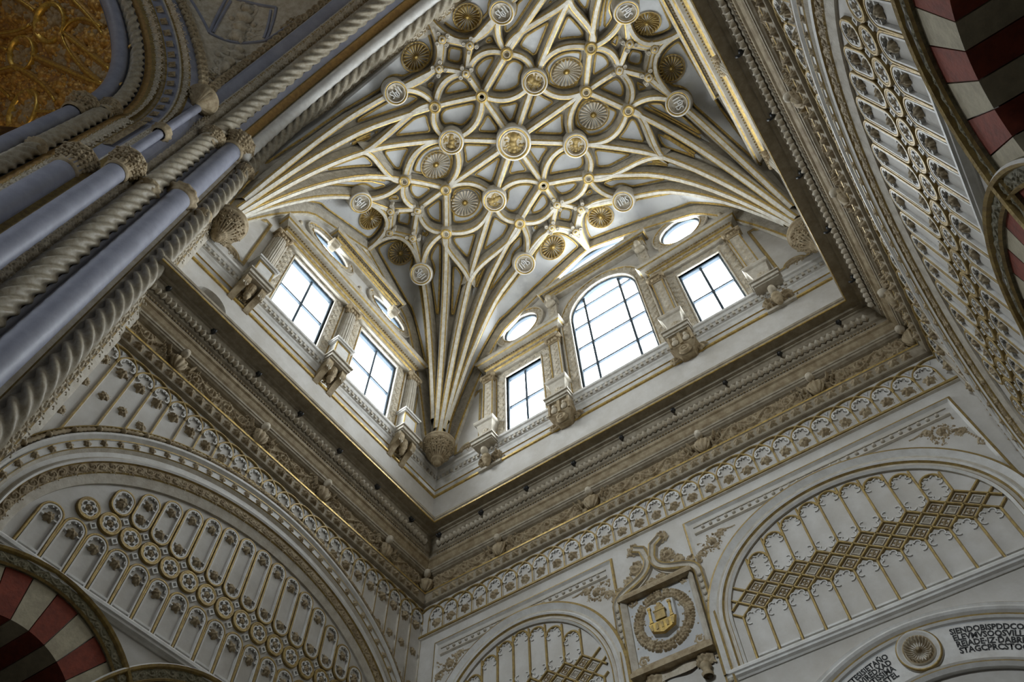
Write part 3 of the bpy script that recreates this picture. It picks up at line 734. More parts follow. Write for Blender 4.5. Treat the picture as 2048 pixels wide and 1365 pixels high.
def surround(F, path, label, w=.50, closed=False, vines=True, vs=1.0):
    root = empty('window_surround', F @ Matrix.Translation((*path[0], 0))); o0 = np.array(path[0]); P = np.array(path) - o0
    m = MB(); pr = [(0, -.1), (0, .07), (.05, .09), (.07, .05), (w - .10, .05), (w - .08, .10), (w - .03, .12), (w, .10), (w, 0)]
    m.sweep(P, pr, closed=closed, mi=[2, 2, 1, 2, 1, 2, 2, 2]); m.build('moulding', [WHITE, GOLD, STONE], root)
    if vines:
        Q = inset_open(P, w * .5 - .01, closed)
        for k, (u, v, a) in enumerate(along(Q, .70 * vs)): put('carved_vine', VINE[k % 2], root, TR(u, v, .05, a - PI / 2, vs) @ Matrix.Translation((0, -.36, 0)))
    return tag(root, label, 'window surround')
def inset_open(P, d, closed):
    Q = []; n = len(P)
    for i in range(n):
        a = P[i - 1] if (i or closed) else None; c = P[(i + 1) % n] if (i < n - 1 or closed) else None
        d1 = unit(P[i] - a) if a is not None else unit(c - P[i]); d2 = unit(c - P[i]) if c is not None else d1
        n1 = np.array([-d1[1], d1[0]]); n2 = np.array([-d2[1], d2[0]]); Q.append(P[i] + (n1 + n2) / max(1 + n1 @ n2, .4) * d)
    if closed: Q.append(Q[0])
    return np.array(Q)
def upath(h): return [(h[0][0], h[0][1]), (h[3][0], h[3][1]), (h[2][0], h[2][1]), (h[1][0], h[1][1])]
surround(FEA, upath(HE[0]), 'vine-carved surround of the left rectangular window on the end wall')
surround(FEA, upath(HE[1]), 'vine-carved surround of the right rectangular window on the end wall')
surround(FEA, [(EC - 1.475, 20)] + [(2 * EC - p[0], p[1]) for p in arc(EC, 24.9, 1.475, 0, PI, 24, 1.7)] + [(EC + 1.475, 20)], 'vine-carved arched surround of the big middle window', .46)
ccw = lambda h: h[::-1]
surround(FEA, ccw(HE[3]), 'round vine-carved surround of the left oculus on the end wall', .36, True, vs=.7)
surround(FEA, ccw(HE[4]), 'round vine-carved surround of the right oculus on the end wall', .36, True, vs=.7)
surround(FEA, ccw(HE[5]), 'oval vine-carved surround over the big arched window', .34, True, vs=.7)
SIDE_THINGS = []
def sidecopy(o, label):
    c = copy_tree(o, None, FRA @ FLA.inverted() @ o.matrix_basis); c['label'] = label; return c
for h, lab in ((HS[0], 'farther from the corner'), (HS[1], 'nearer the corner')):
    o = surround(FLA, upath(h), 'vine-carved surround of the left wall window %s' % lab); sidecopy(o, 'vine-carved surround of the right wall window %s' % ({'f': 'nearer the corner', 'n': 'farther from the corner'}[lab[0]]))
for h, lab in ((HS[2], 'farther from the corner'), (HS[3], 'nearer the corner'), (HS[4], 'at the top under the vault')):
    o = surround(FLA, ccw(h), 'round vine-carved oculus surround on the left wall %s' % lab, .36, True, vs=.7); sidecopy(o, 'round vine-carved oculus surround on the right wall %s' % {'f': 'nearer the corner', 'n': 'farther from the corner', 'a': 'at the top under the vault'}[lab[0]])

# ------------------------------------------------------------------ pilasters on carved corbels
m = MB(); m.relief(vine(.60, .26, 31), .014, hs=1.1); VNAR = m.mesh('carved_strip', CARVEL, True)
m = MB(); m.relief(flower(0, 0, .16, 6) + volute(-.12, -.16, .10, 0, 1.1, .025) + volute(.12, -.16, .10, PI, 1.1, .025, -1) + foliage(-.2, .2, -.25, .22, .05, 14, 9), .016); FCARVE = m.mesh('carved_panel', CARVEL, True)
def cap_part(root, y0, w, dep):
    m = MB(); D = []
    for k, (a, b, q) in enumerate(((0, .06, 0), (.06, .30, .02), (.30, .38, .10))):
        m.box(-w - q, w + q, y0 + a, y0 + b, 0, dep + q)
    for s_ in (-1, 1): m.add(*ball_at((s_ * (w + .02), y0 + .27, dep + .02), .10))
    for u in (-.12, 0, .12): m.add(*ball_at((u, y0 + .15, dep + .03), .075))
    m.build('capital', CARVE, root, smooth=False)
def ball_at(c, r, sc=(1, 1, 1)):
    b = MB(); b.ball(c, r, 0, 10, 7, sc); return b.v, b.f
def pilaster(F, u, label, fluted, y0=19.88, top=24.0):
    root = empty('pilaster', F @ Matrix.Translation((u, y0, 0))); h = top - y0
    m = MB(); dp = .42
    if fluted:
        m.box(-.29, .29, .08, .92, 0, dp, 0); m.box(-.38, .38, 0, .08, 0, dp + .08, 0); m.box(-.38, .38, .92, .98, 0, dp + .07, 0); m.box(-.42, .42, .98, 1.06, 0, dp + .12, 0)
        for a in (-.29, .29): m.box(a - .025, a + .025, .08, .92, dp - .025, dp + .012, 1)
        m.box(-.29, .29, .86, .92, dp, dp + .012, 1); m.box(-.29, .29, .08, .14, dp, dp + .012, 1)
        m.build('pedestal', [WHITE, GOLD], root)
    else:
        G = [[(-w, y, 0), (-w, y, d), (w, y, d), (w, y, 0)] for y, w, d in ((0, .26, .34), (.5, .27, .36), (.9, .34, .44), (.94, .40, .50), (1.0, .42, .53), (1.06, .42, .53), (1.06, .1, .1))]
        m.grid(G, 0, flip=True); m.build('pedestal', [STONE], root); put('carved_panel', FCARVE, root, TR(0, .50, .36, 0, .95))
    if fluted:
        m = MB(); G = []; y1 = h - .40; N = 36
        for y in (1.06, y1):
            rr = .235 if y < 2 else .215; row = []
            for j in range(N + 1):
                a = PI * j / N; q = rr * (1 - (.10 if (j // 2) % 2 else 0)); row.append((q * math.cos(a), y, .14 + q * math.sin(a)))
            G.append(row)
        m.grid(G, 0); m.box(-.25, .25, 1.06, y1, 0, .14, 0); m.build('fluted_shaft', STONE, root)
    else:
        m = MB(); y1 = h - .40; m.box(-.22, .22, 1.06, y1, 0, .24); m.box(-.22, -.18, 1.06, y1, .24, .27, 1); m.box(.18, .22, 1.06, y1, .24, .27, 1); m.box(-.25, .25, 1.06, 1.14, 0, .30)
        m.build('shaft', [STONE, GOLD], root)
        n = int((y1 - 1.2) / .58)
        for k in range(n): put('carved_strip', VNAR, root, TR(0, 1.18 + k * (y1 - 1.2) / n, .24))
    cap_part(root, h - .40, .24, .28)
    return tag(root, label, 'pilaster')
def corbel(F, u, label, kind, y1=19.86):
    root = empty('corbel', F @ Matrix.Translation((u, 18.70, 0))); h = y1 - 18.70
    m = MB()
    for a, b, w, d in ((h - .26, h - .20, .40, .52), (h - .20, h - .06, .44, .58), (h - .06, h, .48, .64)): m.box(-w, w, a, b, 0, d)
    m.build('cap_slab', STONE, root)
    if kind == 'scroll':
        pr = bez([(0, 0), (.10, .05), (.12, .38), (.42, .50)], 10); pr2 = bez([(.42, .50), (.52, .60), (.50, .76), (.46, h - .26)], 6)
        sil = [(0.0, 0.0)] + [tuple(p) for p in pr[1:]] + [tuple(p) for p in pr2[1:]] + [(0, h - .26)]
        for s_ in (-1, 1):
            m = MB(); a, b = s_ * .40, s_ * .20
            n = len(sil); vs_ = [(a, y, d) for d, y in sil] + [(b, y, d) for d, y in sil]
            fs = [(i, (i + 1) % n, n + (i + 1) % n, n + i) for i in range(n)] + [tuple(range(n))] + [tuple(range(n, 2 * n))]
            m.add(vs_, fs); m.build('console', CARVE, root)
        m = MB(); m.lathe([(.001, .16), (.05, .17), (.08, .24), (.06, .28), (.10, .33), (.11, .38), (.08, .42), (.13, .50), (.15, .60), (.11, .66), (.16, .72), (.15, .86), (.001, .88)], 40, 0, lobes=14, amp=[0, .1, .2, 0, .25, .2, 0, .35, .3, .1, .1, 0, 0])
        m.v = [(x, z, .26 + y) for x, y, z in m.v]; m.build('pendant', CARVE, root, smooth=True)
        m = MB(); m.relief(volute(-.08, .50, .12, 0, 1.3, .03) + volute(.08, .50, .12, PI, 1.3, .03, -1) + foliage(-.18, .18, .25, .85, .06, 20, 14), .016, .05, 2.0); m.build('carved_back', CARVE, root, smooth=True)
        for s_ in (-1, 1): put('carved_panel', FCARVE, root, Matrix.Translation((s_ * .30, .66, .44)) @ Matrix.Diagonal((.45, .8, .8, 1)))
    elif kind == 'niche':
        m = MB(); m.box(-.40, .40, .30, h - .26, 0, .44); m.box(-.40, -.33, .30, h - .26, .44, .50); m.box(-.05, .05, .30, h - .26, .44, .50); m.box(.33, .40, .30, h - .26, .44, .50)
        m.add(*mirror_wedge(-.44, .44, .0, .30, .44)); m.build('niche_block', CARVE, root)
        for u_ in (-.19, .19):
            b = MB(); head_mesh(b, (u_, .66, .47), .075); b.ball((u_, .48, .46), .12, 0, 10, 7, (1, 1.1, .7)); b.build('small_bust', CARVEL, root, smooth=True)
        m = MB(); m.lathe([(.001, .10), (.05, .10), (.06, .06), (.11, .06), (.12, .10), (.17, .10), (.18, .04), (.22, .0)], 28, 0); m.v = [(x, .16 + y * .9 - .02, .32 + z) for x, y, z in m.v]; m.build('roundel', CARVE, root, smooth=True)
        for s_ in (-1, 1):
            m = MB(); D = volute(s_ * .46, .20, .16, 0, 1.3, .045, s_); m.relief(D, .02, .1, 1.5); m.build('scroll', CARVE, root, smooth=True)
    else:
        m = MB(); m.lathe([(.001, -.02), (.07, .0), (.10, .05), (.085, .08), (.12, .12), (.14, .17), (.12, .20), (.15, .25), (.17, .31), (.14, .34), (.15, .40), (.001, .40)], 20, 0); m.v = [(x, z, .22 + y + .30 * max(0, z) * .4) for x, y, z in m.v]; m.build('pendant', CARVE, root, smooth=True)
        m = MB(); head_mesh(m, (0, .56, .40), .14)
        m.build('carved_head', CARVEL, root, smooth=True)
        m = MB(); m.relief(volute(-.30, .48, .17, 0, 1.4, .05) + volute(.30, .48, .17, PI, 1.4, .05, -1) + foliage(-.42, .42, .25, .85, .08, 22, 4) + stroke(arc(0, .62, .30, 0, PI, 10), .05, .05), .02, .02, 3.2); m.build('carved_leaves', CARVE, root, smooth=True)
        m = MB(); m.box(-.46, .46, .06, .16, 0, .10); m.build('base_plate', STONE, root)
    return tag(root, label, 'corbel')
def mirror_wedge(a, b, y0, y1, d):
    return [(a * .5, y0, 0), (b * .5, y0, 0), (b, y1, d), (a, y1, d), (a, y1, 0), (b, y1, 0), (a * .5, y0 + .02, .22), (b * .5, y0 + .02, .22)], [(0, 1, 7, 6), (6, 7, 2, 3), (0, 6, 3, 4), (1, 5, 2, 7), (3, 2, 5, 4)]
for u, where, kd in ((-9.45, 'left of the left window on the end wall', 'head'), (-6.40, 'between the left and the arched window', 'niche'), (-1.94, 'between the arched and the right window', 'niche'), (1.11, 'right of the right window on the end wall', 'head')):
    pilaster(FEA, u, 'vine-carved pilaster on a tapering pedestal ' + where, False)
    corbel(FEA, u, ('carved head corbel with a pendant ' if kd == 'head' else 'boxy corbel with small busts ') + where.replace(' on the end wall', ', end wall'), kd)
for u, where, w2 in ((-3.55, 'farthest from the corner', 'nearest the corner'), (.03, 'between the two windows', 'between the two windows'), (3.58, 'nearest the corner', 'farthest from the corner')):
    o = pilaster(FLA, u, 'fluted half column on a white pedestal, left wall, ' + where, True, top=23.55); sidecopy(o, 'fluted half column on a white pedestal, right wall, ' + w2)
    o = corbel(FLA, u, 'double scroll corbel with a pendant, left wall, ' + where, 'scroll'); sidecopy(o, 'double scroll corbel with a pendant, right wall, ' + w2)

# ------------------------------------------------------------------ entablatures
m = MB(); m.relief(scroll_tile(.60, .20, .018, 41), .013, hs=1.3); FRZ = m.mesh('carved_frieze', CARVE, True)
def entablature(F, u0, u1, y0, h, label, dep=.55, frieze=True):
    root = empty('entablature', F @ Matrix.Translation(((u0 + u1) / 2, y0, 0))); w = (u1 - u0) / 2
    pr = [(0, 0), (.22, 0), (.24, .08), (.22, .10), (.28, .16), (.20, .19), (.20, .19 + .32 * h), (.26, .24 + .32 * h), (.30, .30 + .36 * h), (dep - .12, .34 + .36 * h), (dep - .10, h - .20), (dep - .05, h - .16), (dep, h - .10), (dep, h), (0, h + .02)]
    mi = [0, 0, 0, 1, 0, 0, 1, 2, 0, 0, 1, 0, 0, 0]
    # plan path: left return, front, right return (in u, d) swept with heights
    m = MB(); P = [(w - dep, 0), (w - dep, .001), (-w + dep, .001), (-w + dep, 0)]
    G = []
    for (pu, sgn) in ((w, 1), (w, 1), (-w, -1), (-w, -1)): G.append(None)
    G[0] = [(w - dep + o, y, 0) for o, y in pr]; G[1] = [(w - dep + o, y, o) for o, y in pr]; G[2] = [(-w + dep - o, y, o) for o, y in pr]; G[3] = [(-w + dep - o, y, 0) for o, y in pr]
    m.grid(G, mi); m.build('cornice_block', [STONE, GOLD, CARVE], root)
    if frieze:
        n = int((2 * w - 2 * dep + .3) / .60); L = 2 * w - 2 * dep + .3
        for k in range(n): put('carved_frieze', FRZ, root, TR(-L / 2 + k * L / n, .20 + .16 * h - .10, .20))
    nd = int((2 * w - .5) / .11); dm = MB()
    for k in range(nd): dm.ball((-w + .30 + (k + .5) * (2 * w - .6) / nd, .27 + .34 * h, .31), .03, 0, 6, 4)
    o = dm.build('bead_row', GOLDD, root, smooth=True); o['kind'] = 'stuff'
    return tag(root, label, 'entablature')
entablature(FEA, -9.95, -5.88, 24.0, .98, 'gilded stone entablature over the left window of the end wall')
entablature(FEA, -2.46, 1.61, 24.0, .98, 'gilded stone entablature over the right window of the end wall')
entablature(FEA, EC - 2.62, EC + 2.62, 27.15, .66, 'gilded stone cornice over the big arched window', .5, False)
o = entablature(FLA, -3.95, 3.95, 23.55, .98, 'long gilded entablature over both windows of the left wall'); sidecopy(o, 'long gilded entablature over both windows of the right wall')
o = entablature(FLA, -2.05, 2.15, 26.45, .70, 'short upper cornice on brackets between the oculi of the left wall', .5); sidecopy(o, 'short upper cornice on brackets of the right wall')
for u in (-1.75, 1.85):
    root = empty('bracket', FLA @ Matrix.Translation((u, 26.05, 0))); m = MB()
    m.box(-.13, .13, 0, .10, 0, .20); m.box(-.16, .16, .10, .30, 0, .30); m.box(-.20, .20, .30, .40, 0, .36); m.build('block', CARVEL, root)
    tag(root, 'small stone bracket under the upper cornice of the left wall, %s' % ('farther from the corner' if u < 0 else 'nearer the corner'), 'bracket')
# side piers of the big window above the pilasters
for s_, lab in ((-1, 'left'), (1, 'right')):
    root = empty('herm', FEA @ Matrix.Translation((EC + s_ * 2.12, 25.0, 0))); m = MB()
    m.box(-.20, .20, 0, 1.75, 0, .20); m.box(-.26, .26, 1.75, 2.13, 0, .34); m.build('pier', STONE, root); put('carved_strip', VNAR, root, TR(0, .2, .20)); put('carved_strip', VNAR, root, TR(0, .9, .20))
    m = MB(); head_mesh(m, (0, 1.9, .42), .16); m.ball((0, 1.62, .30), .2, 0, 12, 8, (1.1, .9, .8)); m.build('carved_head', CARVEL, root, smooth=True)
    tag(root, 'carved pier with a head on the %s of the big window arch' % lab, 'sculpture')
# framed side panels with scooped tops
def side_panel(F, u, label, wd=.52, y0=20.55, y1=23.75):
    root = empty('wall_panel', F @ Matrix.Translation((u, y0, 0))); h = y1 - y0; q = wd * .62
    loop = [(-wd, 0.0)] + [(-q + x, y) for x, y in []] + arc(0, 0, q, PI, 0, 14, q * .75) + [(wd, 0)] + [(wd, h)] + arc(0, h, q, 0, -PI, 14, q * .8) + [(-wd, h)]
    m = MB(); m.sweep(loop, [(-.06, .0), (-.05, .05), (-.01, .06), (.01, .06), (.05, .03), (.05, 0)], closed=True, mi=[0, 1, 1, 1, 0]); m.build('gilded_frame', [STONE, GOLDD], root)
    m = MB(); m.relief(stroke(arc(0, 0, q * .8, PI, 0, 12, q * .55), .06, .06) + foliage(-q * .7, q * .7, .02, q * .5, .07, 14, 6), .02, 0, 1.4); m.build('carved_lunette', CARVE, root, smooth=True)
    return tag(root, label, 'wall panel')
side_panel(FEA, -10.50, 'gold-framed scooped panel between the corner and the left end-wall window')
side_panel(FEA, 2.16, 'gold-framed scooped panel right of the right end-wall window')
o = side_panel(FLA, -4.62, 'gold-framed scooped panel beside the twisted shafts on the left wall'); sidecopy(o, 'gold-framed scooped panel nearest the corner on the right wall')
o = side_panel(FLA, 4.62, 'gold-framed scooped panel nearest the corner on the left wall'); sidecopy(o, 'gold-framed scooped panel far from the corner on the right wall')
# reclining putti on the entablatures
def putto(F, u, y, s_, label):
    root = empty('carved_putto', F @ Matrix.Translation((u, y, .16))); m = MB()
    m.tube([(s_ * -.05, .42, .0), (0, .25, .05), (s_ * .12, .10, .05)], [.11, .15, .13], 10); m.tube([(s_ * .12, .10, .05), (s_ * .34, .16, .1), (s_ * .50, .02, .08)], [.10, .08, .05], 8); m.tube([(s_ * .10, .08, .0), (s_ * .30, .02, .0), (s_ * .52, -.08, .02)], [.10, .08, .05], 8)
    m.tube([(-.02, .40, .06), (s_ * -.20, .34, .12), (s_ * -.30, .46, .10)], [.06, .05, .04], 8); m.tube([(s_ * .05, .38, .06), (s_ * .22, .30, .12), (s_ * .30, .18, .12)], [.06, .05, .04], 8)
    m.build('body', CARVEL, root, smooth=True)
    m = MB(); head_mesh(m, (s_ * -.06, .62, .04), .12); m.build('head', CARVEL, root, smooth=True)
    return tag(root, label, 'sculpture')
for u, y, s_, l in ((-9.55, 25.05, -1, 'left end of the left'), (-6.95, 25.05, 1, 'right end of the left'), (-1.40, 25.05, -1, 'left end of the right'), (1.25, 25.05, 1, 'right end of the right')):
    putto(FEA, u, y, s_, 'small carved putto sitting on the %s end-wall entablature' % l)
o = putto(FLA, 0.0, 24.62, 1, 'carved putto on the left wall entablature between the two oculi'); sidecopy(o, 'carved putto on the right wall entablature between the two oculi')
putto(FLA, -3.4, 24.62, -1, 'carved putto at the far end of the left wall entablature')
# winged cherub heads and leaf crests over the oculi
m = MB(); m.relief(flower(0, .1, .2, 6) + volute(-.22, 0, .14, 0, 1.2, .04) + volute(.22, 0, .14, PI, 1.2, .04, -1) + foliage(-.35, .35, -.1, .3, .07, 16, 12), .02, 0, 1.5); CREST = m.mesh('leaf_crest', CARVE, True)
for F, u, y, l in ((FEA, -7.97, 28.05, 'over the left oculus of the end wall'), (FEA, -.37, 28.05, 'over the right oculus of the end wall')):
    tag(put('leaf_crest', CREST, None, F @ TR(u, y, 0)), 'small carved leaf crest ' + l, 'carving')
# ------------------------------------------------------------------ carving on the lower walls
def flower_mesh(r, seed, name='carved_flower', mt=None, res=.016, leaves=10, hs=1.4):
    m = MB(); m.relief(flower(0, 0, r, 5, a0=seed) + foliage(-r * .8, r * .8, -r * .8, r * .8, r * .28, leaves, seed), res, hs=hs); return m.mesh(name, mt or CARVE, True)
FLW = [flower_mesh(.14, 51, hs=1.9), flower_mesh(.14, 52, hs=1.9)]
FLS = flower_mesh(.085, 53, res=.014)
FLWS = flower_mesh(.14, 54)
GP = [(-.028, 0), (-.024, .042), (-.012, .055), (.012, .055), (.024, .042), (.028, 0)]           # gilded moulding section
WP = [(-.022, 0), (-.015, .05), (.015, .05), (.022, 0)]                                          # white inner moulding
def gold_strip(path, closed=False, prof=GP, w=1.0):
    m = MB(); m.sweep(path, [(o * w, h) for o, h in prof], closed=closed); return m
def quatre(r, n=4, k=10, a0=PI / 4):
    """foiled outline"""
    P = []
    for i in range(n):
        c = a0 + 2 * PI * i / n; cc = (r * .52 * math.cos(c), r * .52 * math.sin(c)); s_ = PI * .62
        for j in range(k + 1):
            a = c - s_ + 2 * s_ * j / k; P.append((cc[0] + r * .44 * math.cos(a), cc[1] + r * .44 * math.sin(a)))
    return P
def trefoil_head(w):
    """open cusped line under a round head of half width w (head centre at the origin)"""
    P = []
    for c in (PI * 1.05, PI * .72, PI * .28, -PI * .05):
        cc = (w * .66 * math.cos(c), w * .66 * math.sin(c))
        P.append([(cc[0] + w * .30 * math.cos(a), cc[1] + w * .30 * math.sin(a)) for a in np.linspace(c - 1.9, c + 1.9, 9)])
    return P
# interlaced arcade: semicircles springing from every second mullion
def arcade(wall, centres, sp, spring, base_of, d0=.0, flowers=True, ext=(None, None)):
    ring = gold_strip(arc(0, 0, sp, PI, 0, 22)).mesh('arcade_arch', GOLDD)
    m = MB()
    for P in trefoil_head(sp * .40): m.sweep(P, WP)
    m.sweep(arc(0, -.02, sp * .41, PI * .96, PI * .04, 12), WP); cusp = m.mesh('cusped_tracery', WHITE)
    mul = sorted({round(c - sp / 2, 4) for c in centres} | {round(centres[-1] + sp / 2, 4)})
    for u in mul:
        b = base_of(u)
        m = MB(); m.sweep([(0, spring), (0, b)], [(-.040, 0), (-.030, .03), (-.018, .045), (.018, .045), (.030, .03), (.040, 0)], mi=[0, 0, 1, 0, 0]); m.build('mullion', [STONE, GOLDD], wall, TR(u, 0, d0))
        put('arcade_arch', ring, wall, TR(u, spring, d0))
        m = None
    tri = MB(); tri.prism([(-.05, .06), (.05, .06), (0, -.05)], 0, .02); trim = tri.mesh('spandrel_triangle', PANEL)
    for u in mul: put('spandrel_triangle', trim, wall, TR(u, spring + sp * .72, d0 + .004))
    for k, u in enumerate(centres):
        put('cusped_tracery', cusp, wall, TR(u, spring + .12, d0))
        if flowers:
            put('carved_flower', FLW[k % 2], wall, TR(u, spring - .13, d0, k * .7))
            b = base_of(u)
            if b < spring - 1.0: put('carved_flower', FLWS, wall, TR(u, spring - .95, d0, k, .85))
            if b < spring - 2.2: put('carved_flower', FLWS, wall, TR(u, spring - 1.9, d0, k, .85))
arcade(wall_end, [-10.92 + .4845 * k for k in range(29)], .4845, 13.17, lambda u: 12.80)
m = MB(); m.sweep([(XL, 12.74), (XR, 12.74)], [(.06, 0), (.05, .06), (.02, .08), (-.02, .08), (-.03, .05), (-.05, .05), (-.08, 0)], mi=[0, 1, 1, 1, 0, 0]); struct(m.build('trim_3', [STONE, GOLDD], None, FE), 'gilded sill line under the row of small pointed arches on the end wall')

# -------- side walls: great arch with flowing mouldings
IN_A, IN_B, IN_Z = 4.72, 3.05, 8.70; OUT_A, OUT_B, OUT_Z = 5.62, 4.02, 9.08
def archpt(t, w):
    """t 0..1 along the arch (with short straight feet), w 0 inner .. 1 outer"""
    f = .10
    if t < f: k = t / f; a = PI; drop = 1 - k
    elif t > 1 - f: k = (1 - t) / f; a = 0; drop = 1 - k
    else: a = PI * (1 - (t - f) / (1 - 2 * f)); drop = 0
    A = IN_A + (OUT_A - IN_A) * w; B = IN_B + (OUT_B - IN_B) * w; Z = IN_Z + (OUT_Z - IN_Z) * w
    return (A * math.cos(a), Z + B * math.sin(a) - drop * (Z - 8.42))
def archcurve(w, n=160): return [archpt(i / n, w) for i in range(n + 1)]
def arch_z(u, w):
    A = IN_A + (OUT_A - IN_A) * w; B = IN_B + (OUT_B - IN_B) * w; Z = IN_Z + (OUT_Z - IN_Z) * w
    return Z + B * math.sqrt(max(0, 1 - (u / A) ** 2)) if abs(u) < A else 8.45
apro = [(0, 0, 0), (0, .05, 0), (.06, .07, 0), (.15, .10, 1), (.17, .13, 3), (.32, .13, 1), (.335, .17, 2), (.37, .19, 2), (.39, .17, 0), (.44, .10, 2), (.52, .10, 0), (.575, .15, 1), (.59, .17, 2), (.60, .15, 2), (.70, .15, 2), (.71, .17, 1), (.73, .17, 0), (.745, .13, 2), (.80, .20, 2), (.84, .20, 0), (.86, .10, 0), (.96, .10, 1), (.975, .13, 1), (1.0, .12, 0), (1.0, 0, 0)]
def great_arch(wall):
    m = MB(); G = [[(*archpt(i / 120, w), d) for w, d, _ in apro] for i in range(121)]
    m.grid(G, [k for _, _, k in apro[:-1]]); o = m.build('arch_moulding', [STONE, GOLDD, WHITE, CARVE], wall)
    return o
great_arch(wall_left)
m = MB(); m.relief(scroll_tile(.42, .20, .018, 61), .0135, hs=1.5); AFOL = m.mesh('carved_foliage', CARVE, True)
for u, v, a in along(archcurve(.245), .41): put('carved_foliage', AFOL, wall_left, TR(u, v, .13, a) @ Matrix.Translation((-.21, -.10, 0)))
for k, (u, v, a) in enumerate(along(archcurve(.655), .36)): put('carved_flower', FLS, wall_left, TR(u, v, .15, a + k))
m = MB()
bp = [(0, .02), (.05, .045), (.08, .075), (.11, .045), (.14, .03), (.19, .06), (.24, .03), (.28, .05), (.32, .03), (.37, .06), (.42, .03), (.46, .045), (.52, .02)]
m.lathe([(r, h) for h, r in bp], 10); m.v = [(z - .26, x, y * .9 + .02) for x, y, z in m.v]; m.f = [f[::-1] for f in m.f]; BEAD = m.mesh('baluster_bead', CARVE, True)
for u, v, a in along(archcurve(.91), .53): put('baluster_bead', BEAD, wall_left, TR(u, v, .13, a))
# arcade above it, its mullions reaching down to the arch
arcade(wall_left, [.475 * k - .04 for k in range(-11, 12)], .475, 13.19, lambda u: max(arch_z(u, 1.0) - .03, 9.5) if abs(u) < 5.6 else 9.5)
# -------- side walls: tracery field under the arch
SPC = .473
loopq = [(.205 * math.cos(2 * PI * i / 28), .205 * math.sin(2 * PI * i / 28)) for i in range(28)]
m = gold_strip(loopq, True); m.sweep([(x * .84, y * .84) for x, y in loopq], WP, closed=True, mi=0); QR = m.mesh('tracery_ring', GOLDD)
m = MB(); m.sweep(quatre(.165, 5, a0=PI / 2), [(-.018, 0), (-.012, .05), (.012, .05), (.018, 0)], closed=True); QF = m.mesh('quatrefoil', WHITE)
m = MB()
for P in trefoil_head(.195): m.sweep(P, [(-.018, 0), (-.012, .045), (.012, .045), (.018, 0)])
TH = m.mesh('cusped_head', WHITE)
m = MB(); m.sweep([(-.055, -.055), (.055, -.055), (.055, .055), (-.055, .055)], WP, closed=True); SQ = m.mesh('small_square', WHITE)
FLT = [flower_mesh(.105, 55, hs=1.6), flower_mesh(.105, 56, hs=1.6)]
inner_ok = lambda u, z, pad=.0: z < arch_z(u, 0) - pad and abs(u) < IN_A - .15
zq = 9.87
def stad(u, z0, z1, w=.205):  # closed stadium outline
    return arc(u, z1, w, 0, PI, 12) + arc(u, z0, w, PI, 2 * PI, 12)
def side_tracery(wall):
    for k in range(-9, 10):
        u = SPC * k; top = min(arch_z(u + .2, 0), arch_z(u - .2, 0)) - .02 if abs(u) + .2 < IN_A else 0
        if top < 9.0: continue
        # lower lancet
        ht = min(9.33, top - .26)
        m = gold_strip([(-.2365, 8.50), (-.225, 8.9)] + arc(0, ht, .215, PI, 0, 14) + [(.225, 8.9), (.2365, 8.50)]); m.build('lancet_frame', GOLDD, wall, TR(u, 0, 0))
        m = MB(); m.sweep([(-.185, 8.52)] + arc(0, ht, .175, PI, 0, 12) + [(.185, 8.52)], WP); m.sweep([(-.2, 8.60), (.2, 8.60)], [(-.035, 0), (-.02, .05), (.02, .05), (.03, .02), (.05, 0)]); m.sweep([(-.2, 8.51), (.2, 8.51)], [(-.03, 0), (-.02, .07), (.02, .07), (.03, 0)]); m.build('inner_moulding', WHITE, wall, TR(u, 0, 0))
        put('cusped_head', TH, wall, TR(u, ht, 0)); put('carved_flower', FLT[k % 2], wall, TR(u, ht - .06, .01, k))
        # round quatrefoil
        if top > zq + .2:
            put('tracery_ring', QR, wall, TR(u, zq)); put('quatrefoil', QF, wall, TR(u, zq)); put('carved_flower', FLT[(k + 1) % 2], wall, TR(u, zq, .01, k * .9, .9))
            put('small_square', SQ, wall, TR(u + SPC / 2, (9.45 + zq) / 2 - .03, 0, PI / 4, .8))
        # upper lancet or second ring
        if top > 10.33 + .22:
            t1 = top - .24; b1 = 10.345
            if t1 - b1 < .12: put('tracery_ring', QR, wall, TR(u, b1 + .02)); put('quatrefoil', QF, wall, TR(u, b1 + .02)); put('carved_flower', FLT[0], wall, TR(u, b1 + .02, .01, k, .9))
            else:
                S_ = stad(0, b1, t1)
                m = gold_strip(S_, True); m.build('lancet_frame', GOLDD, wall, TR(u, 0, 0)); m = MB(); m.sweep(stad(0, b1, t1, .17), WP, closed=True); m.build('inner_moulding', WHITE, wall, TR(u, 0, 0))
                put('cusped_head', TH, wall, TR(u, t1, 0)); put('cusped_head', TH, wall, TR(u, b1, 0, PI)); put('carved_flower', FLT[0], wall, TR(u, t1 - .05, .01, k)); put('carved_flower', FLT[1], wall, TR(u, b1 + .02, .01, k * 1.3))
            put('small_square', SQ, wall, TR(u + SPC / 2, (zq + 10.345) / 2, 0, PI / 4, .8))
side_tracery(wall_left)
SOFT = [(.10, 0), (.09, .10), (.05, .13), (.0, .13), (-.02, .10), (-.06, .10), (-.09, .05), (-.12, .03), (-.12, 0)]
m = MB(); m.sweep([(-5.9, 8.42), (5.42, 8.42)], SOFT, mi=[0] * 8); sl = m.build('sill_moulding', [WHITE], wall_left)
